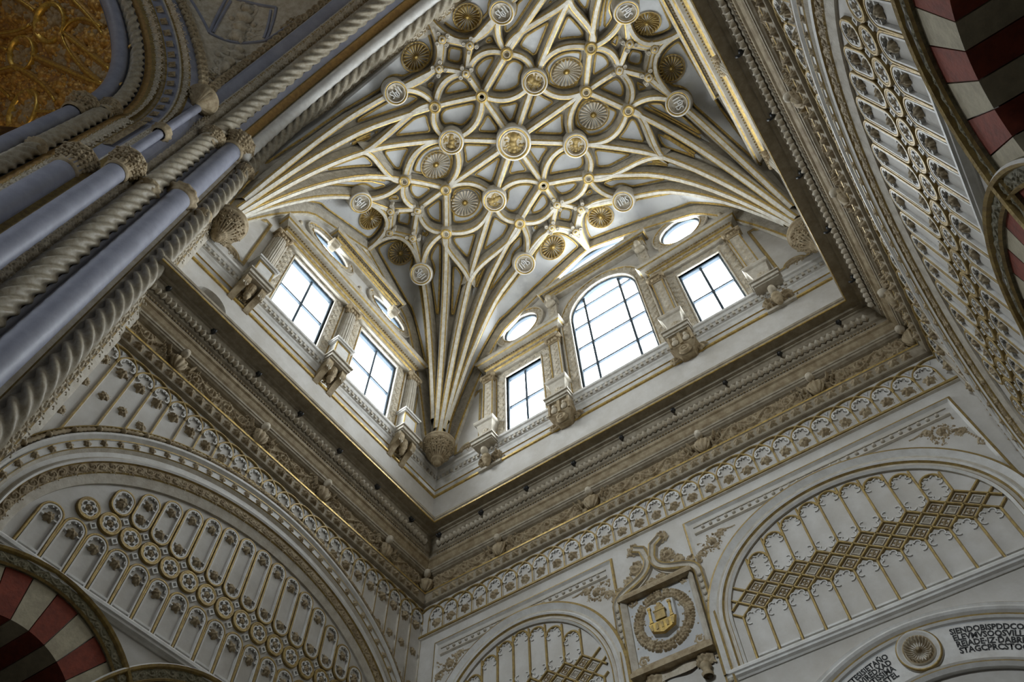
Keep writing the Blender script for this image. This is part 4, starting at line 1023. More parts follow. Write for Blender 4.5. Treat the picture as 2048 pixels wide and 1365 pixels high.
# -------- striped arches
def voussoir_mesh(a0, a1, r0=AR, r1=2.50, d0=-1.5, d1=.06):
    m = MB(); q = arc(0, 0, r0, a0, a1, 3) + arc(0, 0, r1, a1, a0, 3)
    m.prism(q, d0, d1, 0); return m
NV = 17
for ai, c in enumerate(ARCHU):
    for k in range(NV):
        a0 = PI * k / NV + .004; a1 = PI * (k + 1) / NV - .004
        if ai == 0:
            me_ = voussoir_mesh(a0, a1).mesh('voussoir', RED if k % 2 else CREAM)
            globals().setdefault('VOUS', []).append(me_)
        put('voussoir', VOUS[k], wall_left, TR(c, AZ))
    R_ = 2.62 if c != ARCHU[0] else 2.62
    m = MB(); m.sweep(arc(0, 0, 2.49, PI, 0, 48), [(0, 0), (0, .10), (.03, .13), (.05, .09), (.21, .09), (.23, .14), (.27, .16), (.30, .12), (.30, 0)], mi=[0, 1, 1, 0, 1, 1, 2, 0]); ao = m.build('archivolt', [GREENST, GOLDD, WHITE], wall_left, TR(c, AZ))
    if ai == 0: m = MB(); m.relief(scroll_tile(.40, .17, .017, 71), .0135, hs=1.4); VSC = m.mesh('carved_scroll', GREENST, True)
    for u, v, a in along(arc(0, 0, 2.62, PI, 0, 48), .39): put('carved_scroll', VSC, ao, TR(u, v, .085, a) @ Matrix.Translation((-.2, -.085, 0)))
for ch in list(wall_left.children): copy_tree(ch, wall_right)

# -------- end wall: two framed blind arches with lattice tracery
def blind_arch(cx, hw, name, ax, by, z0=9.40, ztop=12.38, sp=.457):
    wall = wall_end
    # rectangular frame
    m = MB(); m.sweep([(cx - hw, 5.5), (cx - hw, ztop), (cx + hw, ztop), (cx + hw, 5.5)], [(.0, 0), (0, .02), (-.02, .05), (-.06, .06), (-.16, -.06), (-.22, -.08)], mi=[0, 1, 1, 0, 0]); m.build('panel_frame', [WHITE, GOLDD], wall)
    # beads on the soffit of the frame
    n = int((2 * hw - .7) / .19)
    for k in range(n): put('pearl', PEARL, wall, TR(cx - hw + .35 + (k + .5) * (2 * hw - .7) / n, ztop - .33, .0))
    m = MB(); m.sweep([(cx - hw + .22, ztop - .24), (cx + hw - .22, ztop - .24)], [(.02, 0), (.015, .03), (-.015, .03), (-.02, 0)]); m.sweep([(cx - hw + .22, ztop - .43), (cx + hw - .22, ztop - .43)], [(.03, 0), (.02, .04), (-.015, .05), (-.04, .02), (-.05, 0)]); m.build('inner_moulding', STONE, wall)
    # the arch
    def cur(off, n=60): return [(cx - (ax + off), 8.42)] + [(cx + (ax + off) * math.cos(a), z0 + (by + off) * math.sin(a)) for a in np.linspace(PI, 0, n)] + [(cx + (ax + off), 8.42)]
    m = MB(); m.sweep(cur(0), [(0, 0), (0, .06), (.05, .10), (.07, .08), (.10, .05), (.14, .05), (.17, .10), (.21, .12), (.25, .08), (.30, .08), (.42, .16), (.44, .15), (.48, .13), (.48, 0)], mi=[0, 2, 1, 2, 0, 1, 2, 2, 0, 2, 1, 1, 1]); m.build('arch_moulding', [STONE, GOLDD, WHITE], wall)
    zt = lambda u: z0 + by * math.sqrt(max(0, 1 - ((u - cx) / ax) ** 2)) if abs(u - cx) < ax else 0
    K = int(ax / sp + .3); z1, z2 = 9.47, 10.19
    for k in range(-K - 1, K + 1):   # mullions at half steps
        u = cx + (k + .5) * sp
        if zt(u) > z1: m = gold_strip([(0, z1 + .01), (0, 8.50)], w=.95); m.build('mullion', GOLDD, wall, TR(u, 0))
        if zt(u) > z2 + .15: m = gold_strip([(0, zt(u) - .06), (0, z2 - .01)], w=.95); m.build('mullion', GOLDD, wall, TR(u, 0))
        for s_ in (-1, 1):
            P = [(u + s_ * 2 * sp * t, z1 + (z2 - z1) * t) for t in np.linspace(0, 1, 17)]
            P = [p for p in P if abs(p[0] - cx) < ax - .02 and zt(p[0]) > p[1]]
            if len(P) > 2: m = gold_strip(P if s_ > 0 else P[::-1], w=.9); m.build('lattice_bar', GOLDD, wall)
        for t, me_, uu in ((.25, DIAF, u), (.75, DIAF, u), (.5, DIAG, u + sp / 2)):
            if abs(uu - cx) < ax - .25 and zt(uu) > z1 + (z2 - z1) * t + .2: put('lattice_flower' if me_ is DIAF else 'lattice_gem', me_, wall, TR(uu, z1 + (z2 - z1) * t))
    for k in range(-K, K + 1):
        u = cx + k * sp
        if zt(u) > 9.75:
            put('cusped_head', TH2, wall, TR(u, z1 - .10, 0)); m = MB(); m.sweep([(-.19, 8.60), (.19, 8.60)], [(-.035, 0), (-.02, .05), (.02, .05), (.03, .02), (.05, 0)]); m.build('inner_sill', WHITE, wall, TR(u, 0))
        tp = min(zt(u - .2), zt(u + .2))
        if tp > z2 + .35:
            t1 = tp - .25
            m = gold_strip(arc(0, t1, .205, PI, 0, 12)); m.build('lancet_head', GOLDD, wall, TR(u, 0)); put('cusped_head', TH2, wall, TR(u, t1, 0)); put('cusped_head', TH2, wall, TR(u, z2 + .12, 0, PI))
    return cur
m = MB(); m.ball((0, 0, .02), .045, 0, 10, 7); PEARL = m.mesh('pearl', STONE, True)
m = MB(); m.relief(flower(0, 0, .075, 4, a0=.78) + foliage(-.04, .04, -.04, .04, .02, 5, 8), .012, hs=1.2); m.sweep([(-.12, 0), (0, -.10), (.12, 0), (0, .10)], [(-.012, 0), (-.008, .03), (.008, .03), (.012, 0)], closed=True); DIAF = m.mesh('lattice_flower', CARVE)
m = MB(); m.add([(-.09, 0, 0), (0, -.075, 0), (.09, 0, 0), (0, .075, 0), (0, 0, .06)], [(0, 1, 4), (1, 2, 4), (2, 3, 4), (3, 0, 4)]); m.sweep([(-.12, 0), (0, -.10), (.12, 0), (0, .10)], [(-.012, 0), (-.008, .03), (.008, .03), (.012, 0)], closed=True); DIAG = m.mesh('lattice_gem', STONE)
m = MB()
for P in trefoil_head(.20): m.sweep(P, [(-.014, 0), (-.010, .03), (.010, .03), (.014, 0)])
TH2 = m.mesh('cusped_head', WHITE)
blind_arch(-.43, 3.16, 'r', 2.72, 2.10)
blind_arch(-8.20, 2.70, 'l', 2.24, 2.16)
m = MB(); m.sweep([(-10.9, 8.42), (-5.50, 8.42)], SOFT); m.sweep([(-3.59, 8.42), (2.73, 8.42)], SOFT); m.build('sill_moulding', WHITE, wall_end)
# foliage in the spandrels
def spandrel(cx, z, sx, sy, sc, seed):
    sc *= 1.2
    D = volute(0, 0, .30, PI * .6, 1.6, .035) + flower(0, 0, .14) + volute(.42, -.30, .17, 0, 1.3, .028) + volute(-.38, .20, .16, PI, 1.3, .028, -1) + stroke(bez([(.25, -.15), (.5, -.05), (.62, -.5), (.70, -.85)], 14), .032, .022) + volute(.72, -.95, .13, PI / 2, 1.2, .025) + stroke(bez([(-.2, .2), (-.5, .35), (-.7, .2), (-.9, .25)], 12), .03, .02) + foliage(-.45, .55, -.45, .35, .05, 26, seed)
    m = MB(); m.relief([(x * sc, y * sc, r * sc * 1.15, k) for x, y, r, k in D], .017, hs=2.0); me_ = m.mesh('spandrel_foliage', CARVE, True)
    put('spandrel_foliage', me_, wall_end, Matrix.Translation((cx, z, 0)) @ Matrix.Diagonal((sx, sy, 1, 1)))
spandrel(-3.05, 11.55, -1, 1, .55, 81); spandrel(2.15, 11.60, 1, 1, .55, 82); spandrel(-10.35, 11.55, -1, 1, .62, 83); spandrel(-6.05, 11.62, 1, 1, .60, 84)

# -------- coat of arms under an ogee arch
root = empty('coat_of_arms', FE @ Matrix.Translation((-4.55, 9.2, 0)))
m = MB(); m.box(-.78, .78, 0, 1.85, 0, .06); m.build('panel', PANEL, root)
m = MB(); m.sweep([(-.80, 1.86), (-.80, 0), (.80, 0), (.80, 1.86)], [(-.10, 0), (-.10, .16), (-.06, .20), (.0, .14), (.04, .10), (.05, .0)], mi=0)
m.build('frame', STONE, root)
for y, n in ((-.06, 'base_moulding'), (1.80, 'top_moulding')):
    m = MB(); m.box(-.92, .92, y - .10, y, 0, .24); m.box(-.88, .88, y, y + .06, 0, .20); m.box(-.85, .85, y + .06, y + .11, 0, .15); m.build(n, CARVE, root)
WR = []
for i in range(64):
    a = 2 * PI * i / 64 + random.uniform(-.04, .04)
    for q in (-.35, .0, .35):
        r_ = .60 + q * .22; b = a + .9 + q * 1.8 + random.uniform(-.7, .7)
        WR += stroke([(r_ * math.cos(a), .94 + r_ * 1.03 * math.sin(a)), (r_ * math.cos(a) - .05 * math.sin(b), .94 + r_ * 1.03 * math.sin(a) + .05 * math.cos(b)), (r_ * math.cos(a) - .10 * math.sin(b + .3), .94 + r_ * 1.03 * math.sin(a) + .10 * math.cos(b + .3))], .035, .015, 1.6)
    if i % 8 == 0: WR += flower(.60 * math.cos(a), .94 + .62 * math.sin(a), .09, 5, 1.6)
m = MB(); m.relief(WR, .014, .06, 1.5); m.build('wreath', CARVE, root, smooth=True)
m = MB(); D = []
for sx in (-1, 1):
    for sy in (-1, 1): D += volute(sx * .64, .94 + sy * .74, .11, 0, 1.4, .025, sx * sy) + stroke([(sx * .64, .94 + sy * .68), (sx * .70, .94 + sy * .40), (sx * .68, .94 + sy * .2)], .02, .015)
m.relief(D, .015, .06, 1.3); m.build('ribbons', CARVE, root, smooth=True)
sh = [(-.34, 1.32), (-.34, .80), (-.28, .62), (0, .52), (.28, .62), (.34, .80), (.34, 1.32), (.18, 1.36), (0, 1.30), (-.18, 1.36)]
m = MB(); m.prism(sh, .06, .16, 0, bev=.02); so = m.build('shield', PANEL, root)
m = MB(); m.prism([(-.33, .86), (-.27, .64), (0, .54), (.27, .64), (.33, .86)], .16, .22, 0, bev=.02); m.build('city_wall', GOLD, so)
for k, u in enumerate((-.24, -.12, 0, .12, .24)): m = MB(); m.box(u - .025, u + .025, .66, .80, .22, .235); m.build('arch_slot', GOLDD, so)
m = MB(); m.box(-.12, .12, .86, 1.06, .16, .25); m.box(-.14, .14, 1.06, 1.09, .16, .26); m.box(-.09, .09, 1.09, 1.20, .16, .24); m.box(-.06, .06, 1.20, 1.27, .16, .23, 0, .02); m.build('tower', GOLDD, so)
for s_ in (-1, 1): m = MB(); m.box(s_ * .24 - .025, s_ * .24 + .025, .90, 1.20, .16, .21); m.box(s_ * .24 - .04, s_ * .24 + .04, 1.20, 1.25, .16, .22); m.box(s_ * .24 - .04, s_ * .24 + .04, .86, .90, .16, .22); m.build('pillar', GOLD, so)
tag(root, 'carved coat of arms with a gilded tower in a leafy wreath between the blind arches', 'coat of arms')
root = empty('ogee_arch', FE @ Matrix.Translation((-4.55, 9.2, 0)))
P = [(-1.02, -2.0), (-1.02, 1.7)] + [tuple(p) for p in bez([(-1.02, 1.75), (-.95, 2.2), (-.10, 2.0), (-.06, 2.62)], 14)] + [(-.14, 2.95), (-.36, 3.08)]
OG = [(-.12, 0), (-.10, .10), (-.06, .12), (-.04, .07), (.04, .07), (.06, .12), (.10, .10), (.12, 0)]
m = MB(); m.sweep(P, OG, mi=[0, 1, 0, 0, 0, 1, 0]); m.build('arch_rib', [STONE, GOLDD], root); m = MB(); m.sweep([(-x, y) for x, y in P][::-1], OG, mi=[0, 1, 0, 0, 0, 1, 0]); m.build('arch_rib', [STONE, GOLDD], root)
for s_ in (-1, 1):
    n = 0
    for u, v, a in along([(s_ * 1.02, -1.8), (s_ * 1.02, 1.7)], .17): put('pearl', PEARL, root, TR(u, v, .06))
    for (u, v, r) in ((.40, 3.10, .15), (.42, 2.55, .17), (.98, 2.05, .17), (.66, 2.30, .12)):
        m = MB(); m.relief(volute(0, 0, r, PI / 2, 1.6, r * .22, s_) + foliage(-r * .6, r * .6, -r * .6, r * .6, r * .25, 12, int(r * 100)), .016, 0, 1.6); m.build('crocket', CARVE, root, TR(s_ * u, v, .02), True)
m = MB(); m.sweep([tuple(p) for p in bez([(-.70, 1.90), (-.3, 2.0), (-.10, 2.2), (0, 2.45)], 10)] , WP, mi=0); m.sweep([(-x, y) for x, y in bez([(-.70, 1.90), (-.3, 2.0), (-.10, 2.2), (0, 2.45)], 10)], WP); m.build('inner_cusps', STONE, root)
put('carved_leaf', FLWS, root, TR(-.12, 2.0, .02)); put('carved_leaf', FLWS, root, TR(.12, 2.02, .02, 1))
tag(root, 'crocketed ogee arch with twin pearl-lined ribs framing the coat of arms', 'ogee arch')
root = empty('banner', FE @ Matrix.Translation((-4.50, 8.93, 0))); P = bez([(-.38, .0), (-.15, .12), (.12, -.10), (.40, .06)], 18)
m = MB(); m.grid([[(x, y - .10, .06 + .02 * math.sin(9 * x)), (x, y + .10, .06 + .02 * math.sin(9 * x))] for x, y in P], 0, flip=True); m.build('scroll_band', CARVEL, root)
tag(root, 'small carved inscription banner under the coat of arms', 'banner')
for s_, u, l in ((-1, -5.05, 'left'), (1, -3.93, 'right')):
    root = empty('carved_finial', FE @ Matrix.Translation((u, 8.55, 0))); m = MB(); m.lathe([(.10, 0), (.12, .06), (.07, .10), (.09, .16), (.12, .22), (.09, .28), (.001, .3)], 14, 0); m.v = [(x, z, .1 + y) for x, y, z in m.v]; m.build('urn', CARVE, root, smooth=True)
    put('leaf_bunch', FLWS, root, TR(0, .42, .05, 0, 1.4)); tag(root, 'leafy carved finial below the %s corner of the coat of arms' % l, 'carving')

# -------- inscription arch
IX, IZ = -.35, 4.45
root = empty('inscription_arch', FE @ Matrix.Translation((IX, IZ, 0)))
def seg_arc(r, n=64): return arc(0, 0, r, PI, 0, n)
m = MB(); m.sweep(seg_arc(2.62), [(0, 0), (0, .10), (.06, .14), (.10, .10), (.13, .12), (.16, .06), (.22, .06), (.76, .06), (.78, .06), (.80, .10), (.84, .12), (.88, .10), (.92, .14), (.96, .16), (1.02, .10), (1.06, .12), (1.10, .06), (1.12, 0)], mi=[0, 0, 1, 0, 1, 0, 0, 3, 0, 0, 1, 0, 0, 0, 0, 1, 0])
m.build('arch_band', [WHITE, GOLDD, STONE, PANEL], root)
ro = empty('rosette', TR(0, 3.12, .06)); ro.parent = root
m = MB(); m.lathe([(.36, 0), (.36, .05), (.33, .08), (.31, .05), (.27, .04), (.26, .0), (.22, -.01)], 40, [0, 1, 0, 0, 0, 0]); m.build('ring', [WHITE, GOLDD], ro, smooth=True)
m = shell_mesh(.20, 22); m.build('shell', [CARVEL, CARVE, CARVEL], ro, Matrix.Translation((0, 0, .02)), True)
def arc_text(s, R, size, a_start, align, parent, d=.066):
    cu = bpy.data.curves.new('lettering', 'FONT'); cu.body = s; cu.size = size; cu.resolution_u = 2; cu.offset = .005; cu.extrude = 0; cu.align_x = align
    tmp = bpy.data.objects.new('lettering', cu); COL.objects.link(tmp); bpy.context.view_layer.update()
    me_ = bpy.data.meshes.new_from_object(tmp.evaluated_get(bpy.context.evaluated_depsgraph_get())); bpy.data.objects.remove(tmp); bpy.data.curves.remove(cu)
    n = len(me_.vertices); co = np.zeros(n * 3); me_.vertices.foreach_get('co', co); co = co.reshape(-1, 3)
    ang = a_start + co[:, 0] * .92 / R; rr = R + co[:, 1]
    out = np.stack([rr * np.sin(ang), rr * np.cos(ang), np.full(n, d)], 1); me_.vertices.foreach_set('co', out.ravel()); me_.materials.clear(); me_.materials.append(INK); me_.update()
    put('lettering', me_, parent)['label'] = 'painted black capital letters'
for k, t in enumerate(('SIENDOBISPDDCORE', 'ELEVMVSOQSVILLE', 'REIADE·IZ·DABRIL', 'STAGCPRCSTOGNE')): arc_text(t, 3.235 - .112 * k, .135, .172 + .004 * k, 'LEFT', root)
for k, t in enumerate(('VETESISIETAÑO', 'RRAVIREDXAD', 'NTISSIMA', 'RSTEL')): arc_text(t, 3.235 - .112 * k, .135, -.150 - .004 * k, 'RIGHT', root)
tag(root, 'moulded arch band with a shell rosette and black painted inscription', 'inscription')
# -------- busts on the frieze
def bust(M, label):
    root = empty('carved_bust', M); m = MB(); head_mesh(m, (0, .40, .15), .115); m.build('head', CARVEL, root, smooth=True)
    m = MB(); G = []
    for y, w, d in ((.30, .05, .05), (.26, .06, .06), (.22, .16, .08), (.17, .21, .10), (.08, .20, .12), (-.02, .17, .11), (-.10, .13, .09), (-.16, .06, .05), (-.17, .005, .01)):
        G.append([(w * math.cos(a) * (1 + .10 * math.sin(9 * a + 8 * y)), y, .07 + d * math.sin(a) * (1 + .28 * math.sin(9 * a + 8 * y))) for a in np.linspace(0, 2 * PI, 36, endpoint=False)])
    m.grid(G, 0, cv=True, flip=True); m.build('torso', CARVE, root, smooth=True)
    for s_ in (-1, 1):
        D = []
        for k in range(5): D += stroke([(s_ * .14, .06 + .03 * k), (s_ * (.30 + .02 * k), .14 + .05 * k), (s_ * (.34 + .05 * k), -.02 + .09 * k)], .04, .022, 1.4)
        m = MB(); m.relief(D, .016, .05, 2.2); m.build('wing', CARVE, root, smooth=True)
    return tag(root, label, 'bust')
for u, l in ((-8.75, 'nearest the left corner'), (-5.75, 'second from the left corner'), (-2.45, 'above the right blind arch'), (.60, 'second from the right corner')):
    bust(FE @ TR(u, 14.31, .07), 'carved winged bust on the end wall frieze, ' + l)
for u, l in ((-4.0, 'farthest from the corner'), (-1.35, 'second from the far end'), (.95, 'below the window nearer the corner'), (3.5, 'nearest the corner')):
    bust(FL @ TR(u, 14.31, .07), 'carved winged bust on the left wall frieze, ' + l)
for u, l in ((-4.0, 'nearest the corner'), (-1.1, 'second from the corner'), (1.3, 'third from the corner')):
    bust(FR @ TR(u, 14.31, .07), 'carved winged bust on the right wall frieze, ' + l)
bust(frame((XL + .12, YE - .12, 14.33), unit((1, 1, 0)), (0, 0, 1), unit((1, -1, 0))), 'carved bust in the frieze corner between left and end walls')
bust(frame((XR - .12, YE - .12, 14.33), unit((1, -1, 0)), (0, 0, 1), unit((-1, -1, 0))), 'carved bust in the frieze corner between end and right walls')
# ------------------------------------------------------------------ the arch towards the crossing, with its compound pier
NZ, NR, NB = 23.6, 6.735, .885
def npath(y, R, z0=-1.6, amax=PI, n=60, down=True):
    """up the west pier, round the arch, down the east pier"""
    P = [(CX - R, y, z) for z in np.linspace(z0, NZ, 30)] + [(CX - R * math.cos(a), y, NZ + (R - 6.735 + 6.0) * math.sin(a)) for a in np.linspace(0, amax, n)[1:]]
    if down and amax > 3: P += [(CX + R, y, z) for z in np.linspace(NZ, z0, 10)[1:]]
    return np.array(P)
prN = [(1.95, 7.70), (1.90, 7.20), (1.74, 7.10), (1.70, 7.02), (1.40, 7.02), (1.36, 6.92), (1.34, 6.86), (1.04, 6.86), (1.00, 6.78), (.72, 6.80), (.68, 6.78), (.44, 6.78), (.40, 6.82), (.18, 6.82), (.14, 6.90), (-.28, 6.90), (-.32, 6.96), (-.36, 7.02), (-.64, 7.02), (-.68, 7.06), (-.72, 7.14), (-1.05, 7.16), (-1.12, 7.24), (-1.15, 7.6)]
mN = [0, 0, 1, 2, 1, 0, 0, 1, 0, 1, 3, 1, 4, 1, 0, 1, 0, 5, 1, 0, 4, 4, 0]
A_ = [npath(y, R) for y, R in prN]
m = MB(); m.grid(np.stack(A_, 1), mN, flip=True)
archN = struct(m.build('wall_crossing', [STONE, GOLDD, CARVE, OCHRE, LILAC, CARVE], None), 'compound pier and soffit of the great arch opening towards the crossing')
def resample(P, step):
    L = np.concatenate([[0], np.cumsum(np.linalg.norm(np.diff(P, axis=0), axis=1))]); q = np.linspace(0, L[-1], int(L[-1] / step)); return np.stack([np.interp(q, L, P[:, i]) for i in range(3)], 1)
def colthing(name, label, path, r, mat_, tw=0, twk=0, amp=0, n=18, caps=(), rings=(), loc=None):
    P = np.array(path); o0 = P[0].copy(); root = empty(name, Matrix.Translation(o0))
    if tw: P = resample(P, .04)
    m = MB(); m.tube(P - o0, r, n, 0, tw=tw, twk=twk, amp=amp, ref=(0, 1, 0) if True else None); m.build('shaft', mat_, root, smooth=True)
    for z, rr, h in caps:
        m = MB(); m.lathe([(rr * .62, -h), (rr * .72, -h + .04), (rr * .72, -h + .10), (rr * .62, -h + .12), (rr * .66, -h * .55), (rr * .82, -h * .3), (rr * .78, -h * .26), (rr * .98, -.14), (rr * .94, -.10), (rr * 1.05, -.06), (rr * 1.08, .04), (rr * .9, .06), (rr * .3, .06)], 48, 0, lobes=16, amp=[0, 0, 0, 0, .18, .26, .1, .18, 0, 0, 0, 0, 0])
        co = m.build('capital', CARVE, root, Matrix.Translation((0, 0, z - o0[2])), True); nl = 10
        for k in range(nl):
            for f_, zz in ((.80, -h * .42), (1.0, -h * .16)):
                a = 2 * PI * (k + (f_ < .9) * .5) / nl; e = unit((math.cos(a), math.sin(a), -.3)); X = np.array([-math.sin(a), math.cos(a), 0]); q = rr * 2.0
                put('carved_leaf', CLEAF, co, frame((rr * f_ * .92 * math.cos(a), rr * f_ * .92 * math.sin(a), zz), X, np.cross(e, X), e) @ Matrix.Diagonal((q * .95, q * .85, q, 1)))
    for z, rr in rings:
        m = MB(); m.lathe([(rr * .8, -.16), (rr * 1.05, -.12), (rr * .98, -.06), (rr * 1.22, 0), (rr * 1.3, .05), (rr * 1.1, .12), (rr * 1.15, .16), (rr * .8, .2)], 36, 0, lobes=12, amp=[0, .05, 0, .1, .15, .1, 0, 0]); m.build('ring', CARVE, root, Matrix.Translation((0, 0, z - o0[2])), True)
    return tag(root, label, 'column')
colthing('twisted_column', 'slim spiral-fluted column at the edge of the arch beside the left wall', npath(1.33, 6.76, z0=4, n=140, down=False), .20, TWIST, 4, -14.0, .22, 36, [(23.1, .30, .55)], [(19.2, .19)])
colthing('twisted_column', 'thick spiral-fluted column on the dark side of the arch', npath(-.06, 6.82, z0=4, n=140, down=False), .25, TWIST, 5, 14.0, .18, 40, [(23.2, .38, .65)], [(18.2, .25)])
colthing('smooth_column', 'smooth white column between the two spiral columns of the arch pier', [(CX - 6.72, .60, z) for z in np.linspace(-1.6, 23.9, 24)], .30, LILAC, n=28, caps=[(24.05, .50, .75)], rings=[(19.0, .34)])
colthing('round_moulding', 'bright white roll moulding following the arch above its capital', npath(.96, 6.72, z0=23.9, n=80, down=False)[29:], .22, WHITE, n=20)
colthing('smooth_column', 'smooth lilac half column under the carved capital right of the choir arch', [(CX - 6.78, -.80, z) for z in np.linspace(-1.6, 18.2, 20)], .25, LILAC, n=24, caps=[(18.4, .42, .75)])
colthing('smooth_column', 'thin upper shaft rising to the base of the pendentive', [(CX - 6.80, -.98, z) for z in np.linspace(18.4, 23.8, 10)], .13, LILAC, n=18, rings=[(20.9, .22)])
# carved leaf strips on the pier
m = MB(); m.relief(scroll_tile(.46, .24, .028, 91) + foliage(.02, .44, .02, .22, .06, 20, 92), .016, hs=1.8); STRIP = m.mesh('leaf_strip', CARVEL, True)
def strip_along(path, inward, me_, parent, step=.45, w=.12):
    P = np.array(path); L = np.concatenate([[0], np.cumsum(np.linalg.norm(np.diff(P, axis=0), axis=1))]); n = int(L[-1] / step)
    for i in range(n):
        s = (i + .5) * L[-1] / n; k = max(0, min(np.searchsorted(L, s) - 1, len(P) - 2)); t = (s - L[k]) / (L[k + 1] - L[k]); p = P[k] + (P[k + 1] - P[k]) * t
        X = unit(P[k + 1] - P[k]); Zv = unit(inward(p)); Zv = unit(Zv - X * (Zv @ X)); Y = np.cross(Zv, X)
        put('leaf_strip', me_, parent, frame(p, X, Y, Zv) @ Matrix.Translation((-.23, -.12, 0)))
def inN(p): return np.array([CX - p[0], 0, NZ - p[2]]) if p[2] > NZ else np.array([1.0, 0, 0])
strip_along(npath(1.55, 7.02, z0=8, amax=PI * .55, down=False), inN, STRIP, archN); strip_along(npath(-.50, 7.02, z0=8, amax=PI * .55, down=False), inN, STRIP, archN)

# ------------------------------------------------------------------ the choir arch (plane across x) and its stepped jamb
WY, WZ = -10.6, 21.3
def wpath(x, R, z0=-1.6, amax=PI, n=60, down=True):
    P = [(x, WY + R, z) for z in np.linspace(z0, WZ, 26)] + [(x, WY + R * math.cos(a), WZ + R * math.sin(a)) for a in np.linspace(0, amax, n)[1:]]
    if down and amax > 3: P += [(x, WY - R, z) for z in np.linspace(WZ, z0, 10)[1:]]
    return np.array(P)
prW = [(-12.75, 8.15), (-12.55, 7.80), (-12.48, 8.02), (-12.20, 8.10), (-12.14, 8.20), (-12.05, 8.48), (-11.90, 8.52), (-11.82, 8.60), (-11.76, 8.66), (-11.56, 8.92), (-11.52, 8.98), (-11.48, 9.02), (-11.30, 9.26), (-11.26, 9.32), (-11.22, 9.36), (-11.14, 9.52), (-11.12, 9.56), (-11.10, 9.62), (-11.06, 9.78), (-11.06, 9.95), (-11.3, 10.2)]
mW = [0, 4, 0, 4, 0, 4, 3, 3, 1, 2, 1, 4, 4, 0, 1, 2, 1, 4, 4, 4]
m = MB(); m.grid(np.stack([wpath(x, R) for x, R in prW], 1), mW)
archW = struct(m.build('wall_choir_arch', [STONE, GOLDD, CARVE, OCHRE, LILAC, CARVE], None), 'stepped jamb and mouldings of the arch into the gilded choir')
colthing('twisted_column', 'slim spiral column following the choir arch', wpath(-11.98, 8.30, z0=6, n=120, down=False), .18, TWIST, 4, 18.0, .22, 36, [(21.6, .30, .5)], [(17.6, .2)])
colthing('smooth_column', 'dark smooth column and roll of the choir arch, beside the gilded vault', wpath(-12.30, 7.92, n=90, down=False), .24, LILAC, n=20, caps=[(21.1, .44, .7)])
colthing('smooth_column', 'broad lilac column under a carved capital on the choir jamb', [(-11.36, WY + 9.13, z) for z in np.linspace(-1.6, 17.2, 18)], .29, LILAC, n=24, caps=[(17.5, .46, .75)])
def inW(p): return np.array([.6, WY - p[1], WZ - p[2]]) * (1, 1, 1) if p[2] > WZ else np.array([.7, -.7, 0])
strip_along(wpath(-11.64, 8.80, z0=9, amax=PI * .6, down=False), inW, STRIP, archW); strip_along(wpath(-11.15, 9.46, z0=19, amax=PI * .6, down=False), inW, STRIP, archW)
m = MB(); m.box(-.14, .14, -.11, .11, 0, .03); m.relief(flower(0, 0, .12, 4, a0=.78), .02, .03, 1.2); FBLK = m.mesh('flower_block', CARVE)
P = wpath(-11.39, 9.14, z0=18.2, amax=PI * .6, down=False)
for k in range(2, len(P) - 1, 2):
    if P[k][2] < 19.0: continue
    X = unit(P[k + 1] - P[k]); Zv = unit(np.array([.75, WY - P[k][1], WZ - P[k][2]]) / (1, 9, 9)); Zv = unit(Zv - X * (Zv @ X)); put('flower_block', FBLK, archW, frame(P[k], X, np.cross(Zv, X), Zv) @ Matrix.Translation((0, 0, .02)))

# ------------------------------------------------------------------ pendentive between the two arches
def pend(s, z, off=0.0):
    x1 = CX - 7.25 * math.sqrt(max(0, 1 - ((z - NZ) / 7.45) ** 2)); y2 = WY + math.sqrt(max(0, 9.86 ** 2 - (z - WZ) ** 2))
    A = np.array([x1, -1.12]); B = np.array([-11.08, y2]); c = np.array([-11.08, -1.12]); C = (A + B) / 2 * .55 + c * .45
    p = (1 - s) ** 2 * A + 2 * s * (1 - s) * C + s * s * B
    return np.array([p[0], p[1], z])
def pendn(s, z):
    e = .02; a = pend(s + e, z) - pend(s - e, z); b = pend(s, z + e) - pend(s, z - e); n = unit(np.cross(b, a)); c = np.array([-4.0, -10.0, z - 5]) - pend(s, z)
    return n if n @ c > 0 else -n
zs = np.linspace(24.2, 30.9, 30)
m = MB(); m.grid([[pend(s, z) for s in np.linspace(0, 1, 18)] for z in zs], 0)
pe = empty('pendentive'); struct(pe, 'carved pendentive with an angel and a framed saint between the two arches'); pe.name = 'wall_pendentive'
m.build('ground', CARVEL, pe, smooth=True)
m = MB(); m.lathe([(.19, -.1), (.19, .08), (.16, .14), (.12, .14), (.09, .07), (.06, .07), (.05, .11), (.001, .11)], 18, 0); DISC = m.mesh('disc', CARVE, True)
for s_ in (.0, 1.0):
    z = 24.5
    while z < 30.6:
        ss = min(max(s_, .03), .97); w = np.linalg.norm(pend(1, z) - pend(0, z)); ss = (.17 / max(w, .5)) if s_ == 0 else 1 - .17 / max(w, .5)
        if .0 < ss < 1:
            n = pendn(ss, z); t = unit(pend(ss, z + .05) - pend(ss, z - .05)); put('disc', DISC, pe, frame(pend(ss, z) + n * .02, np.cross(t, n), t, n))
        ze = np.linalg.norm(pend(ss, z + .05) - pend(ss, z)) / .05; z += .27 / ze
def pend_map(mb, s0, z0, name, mat_, parent, sc=1.0, off=.02):
    w = np.linalg.norm(pend(1, z0) - pend(0, z0)); t = np.linalg.norm(pend(s0, z0 + .1) - pend(s0, z0)) / .1
    mb.v = [tuple(pend(s0 - u * sc / w, z0 + v * sc / t) + pendn(s0, z0 + v * sc / t) * (d * sc + off)) for u, v, d in mb.v]
    return mb.build(name, mat_, parent, smooth=True)
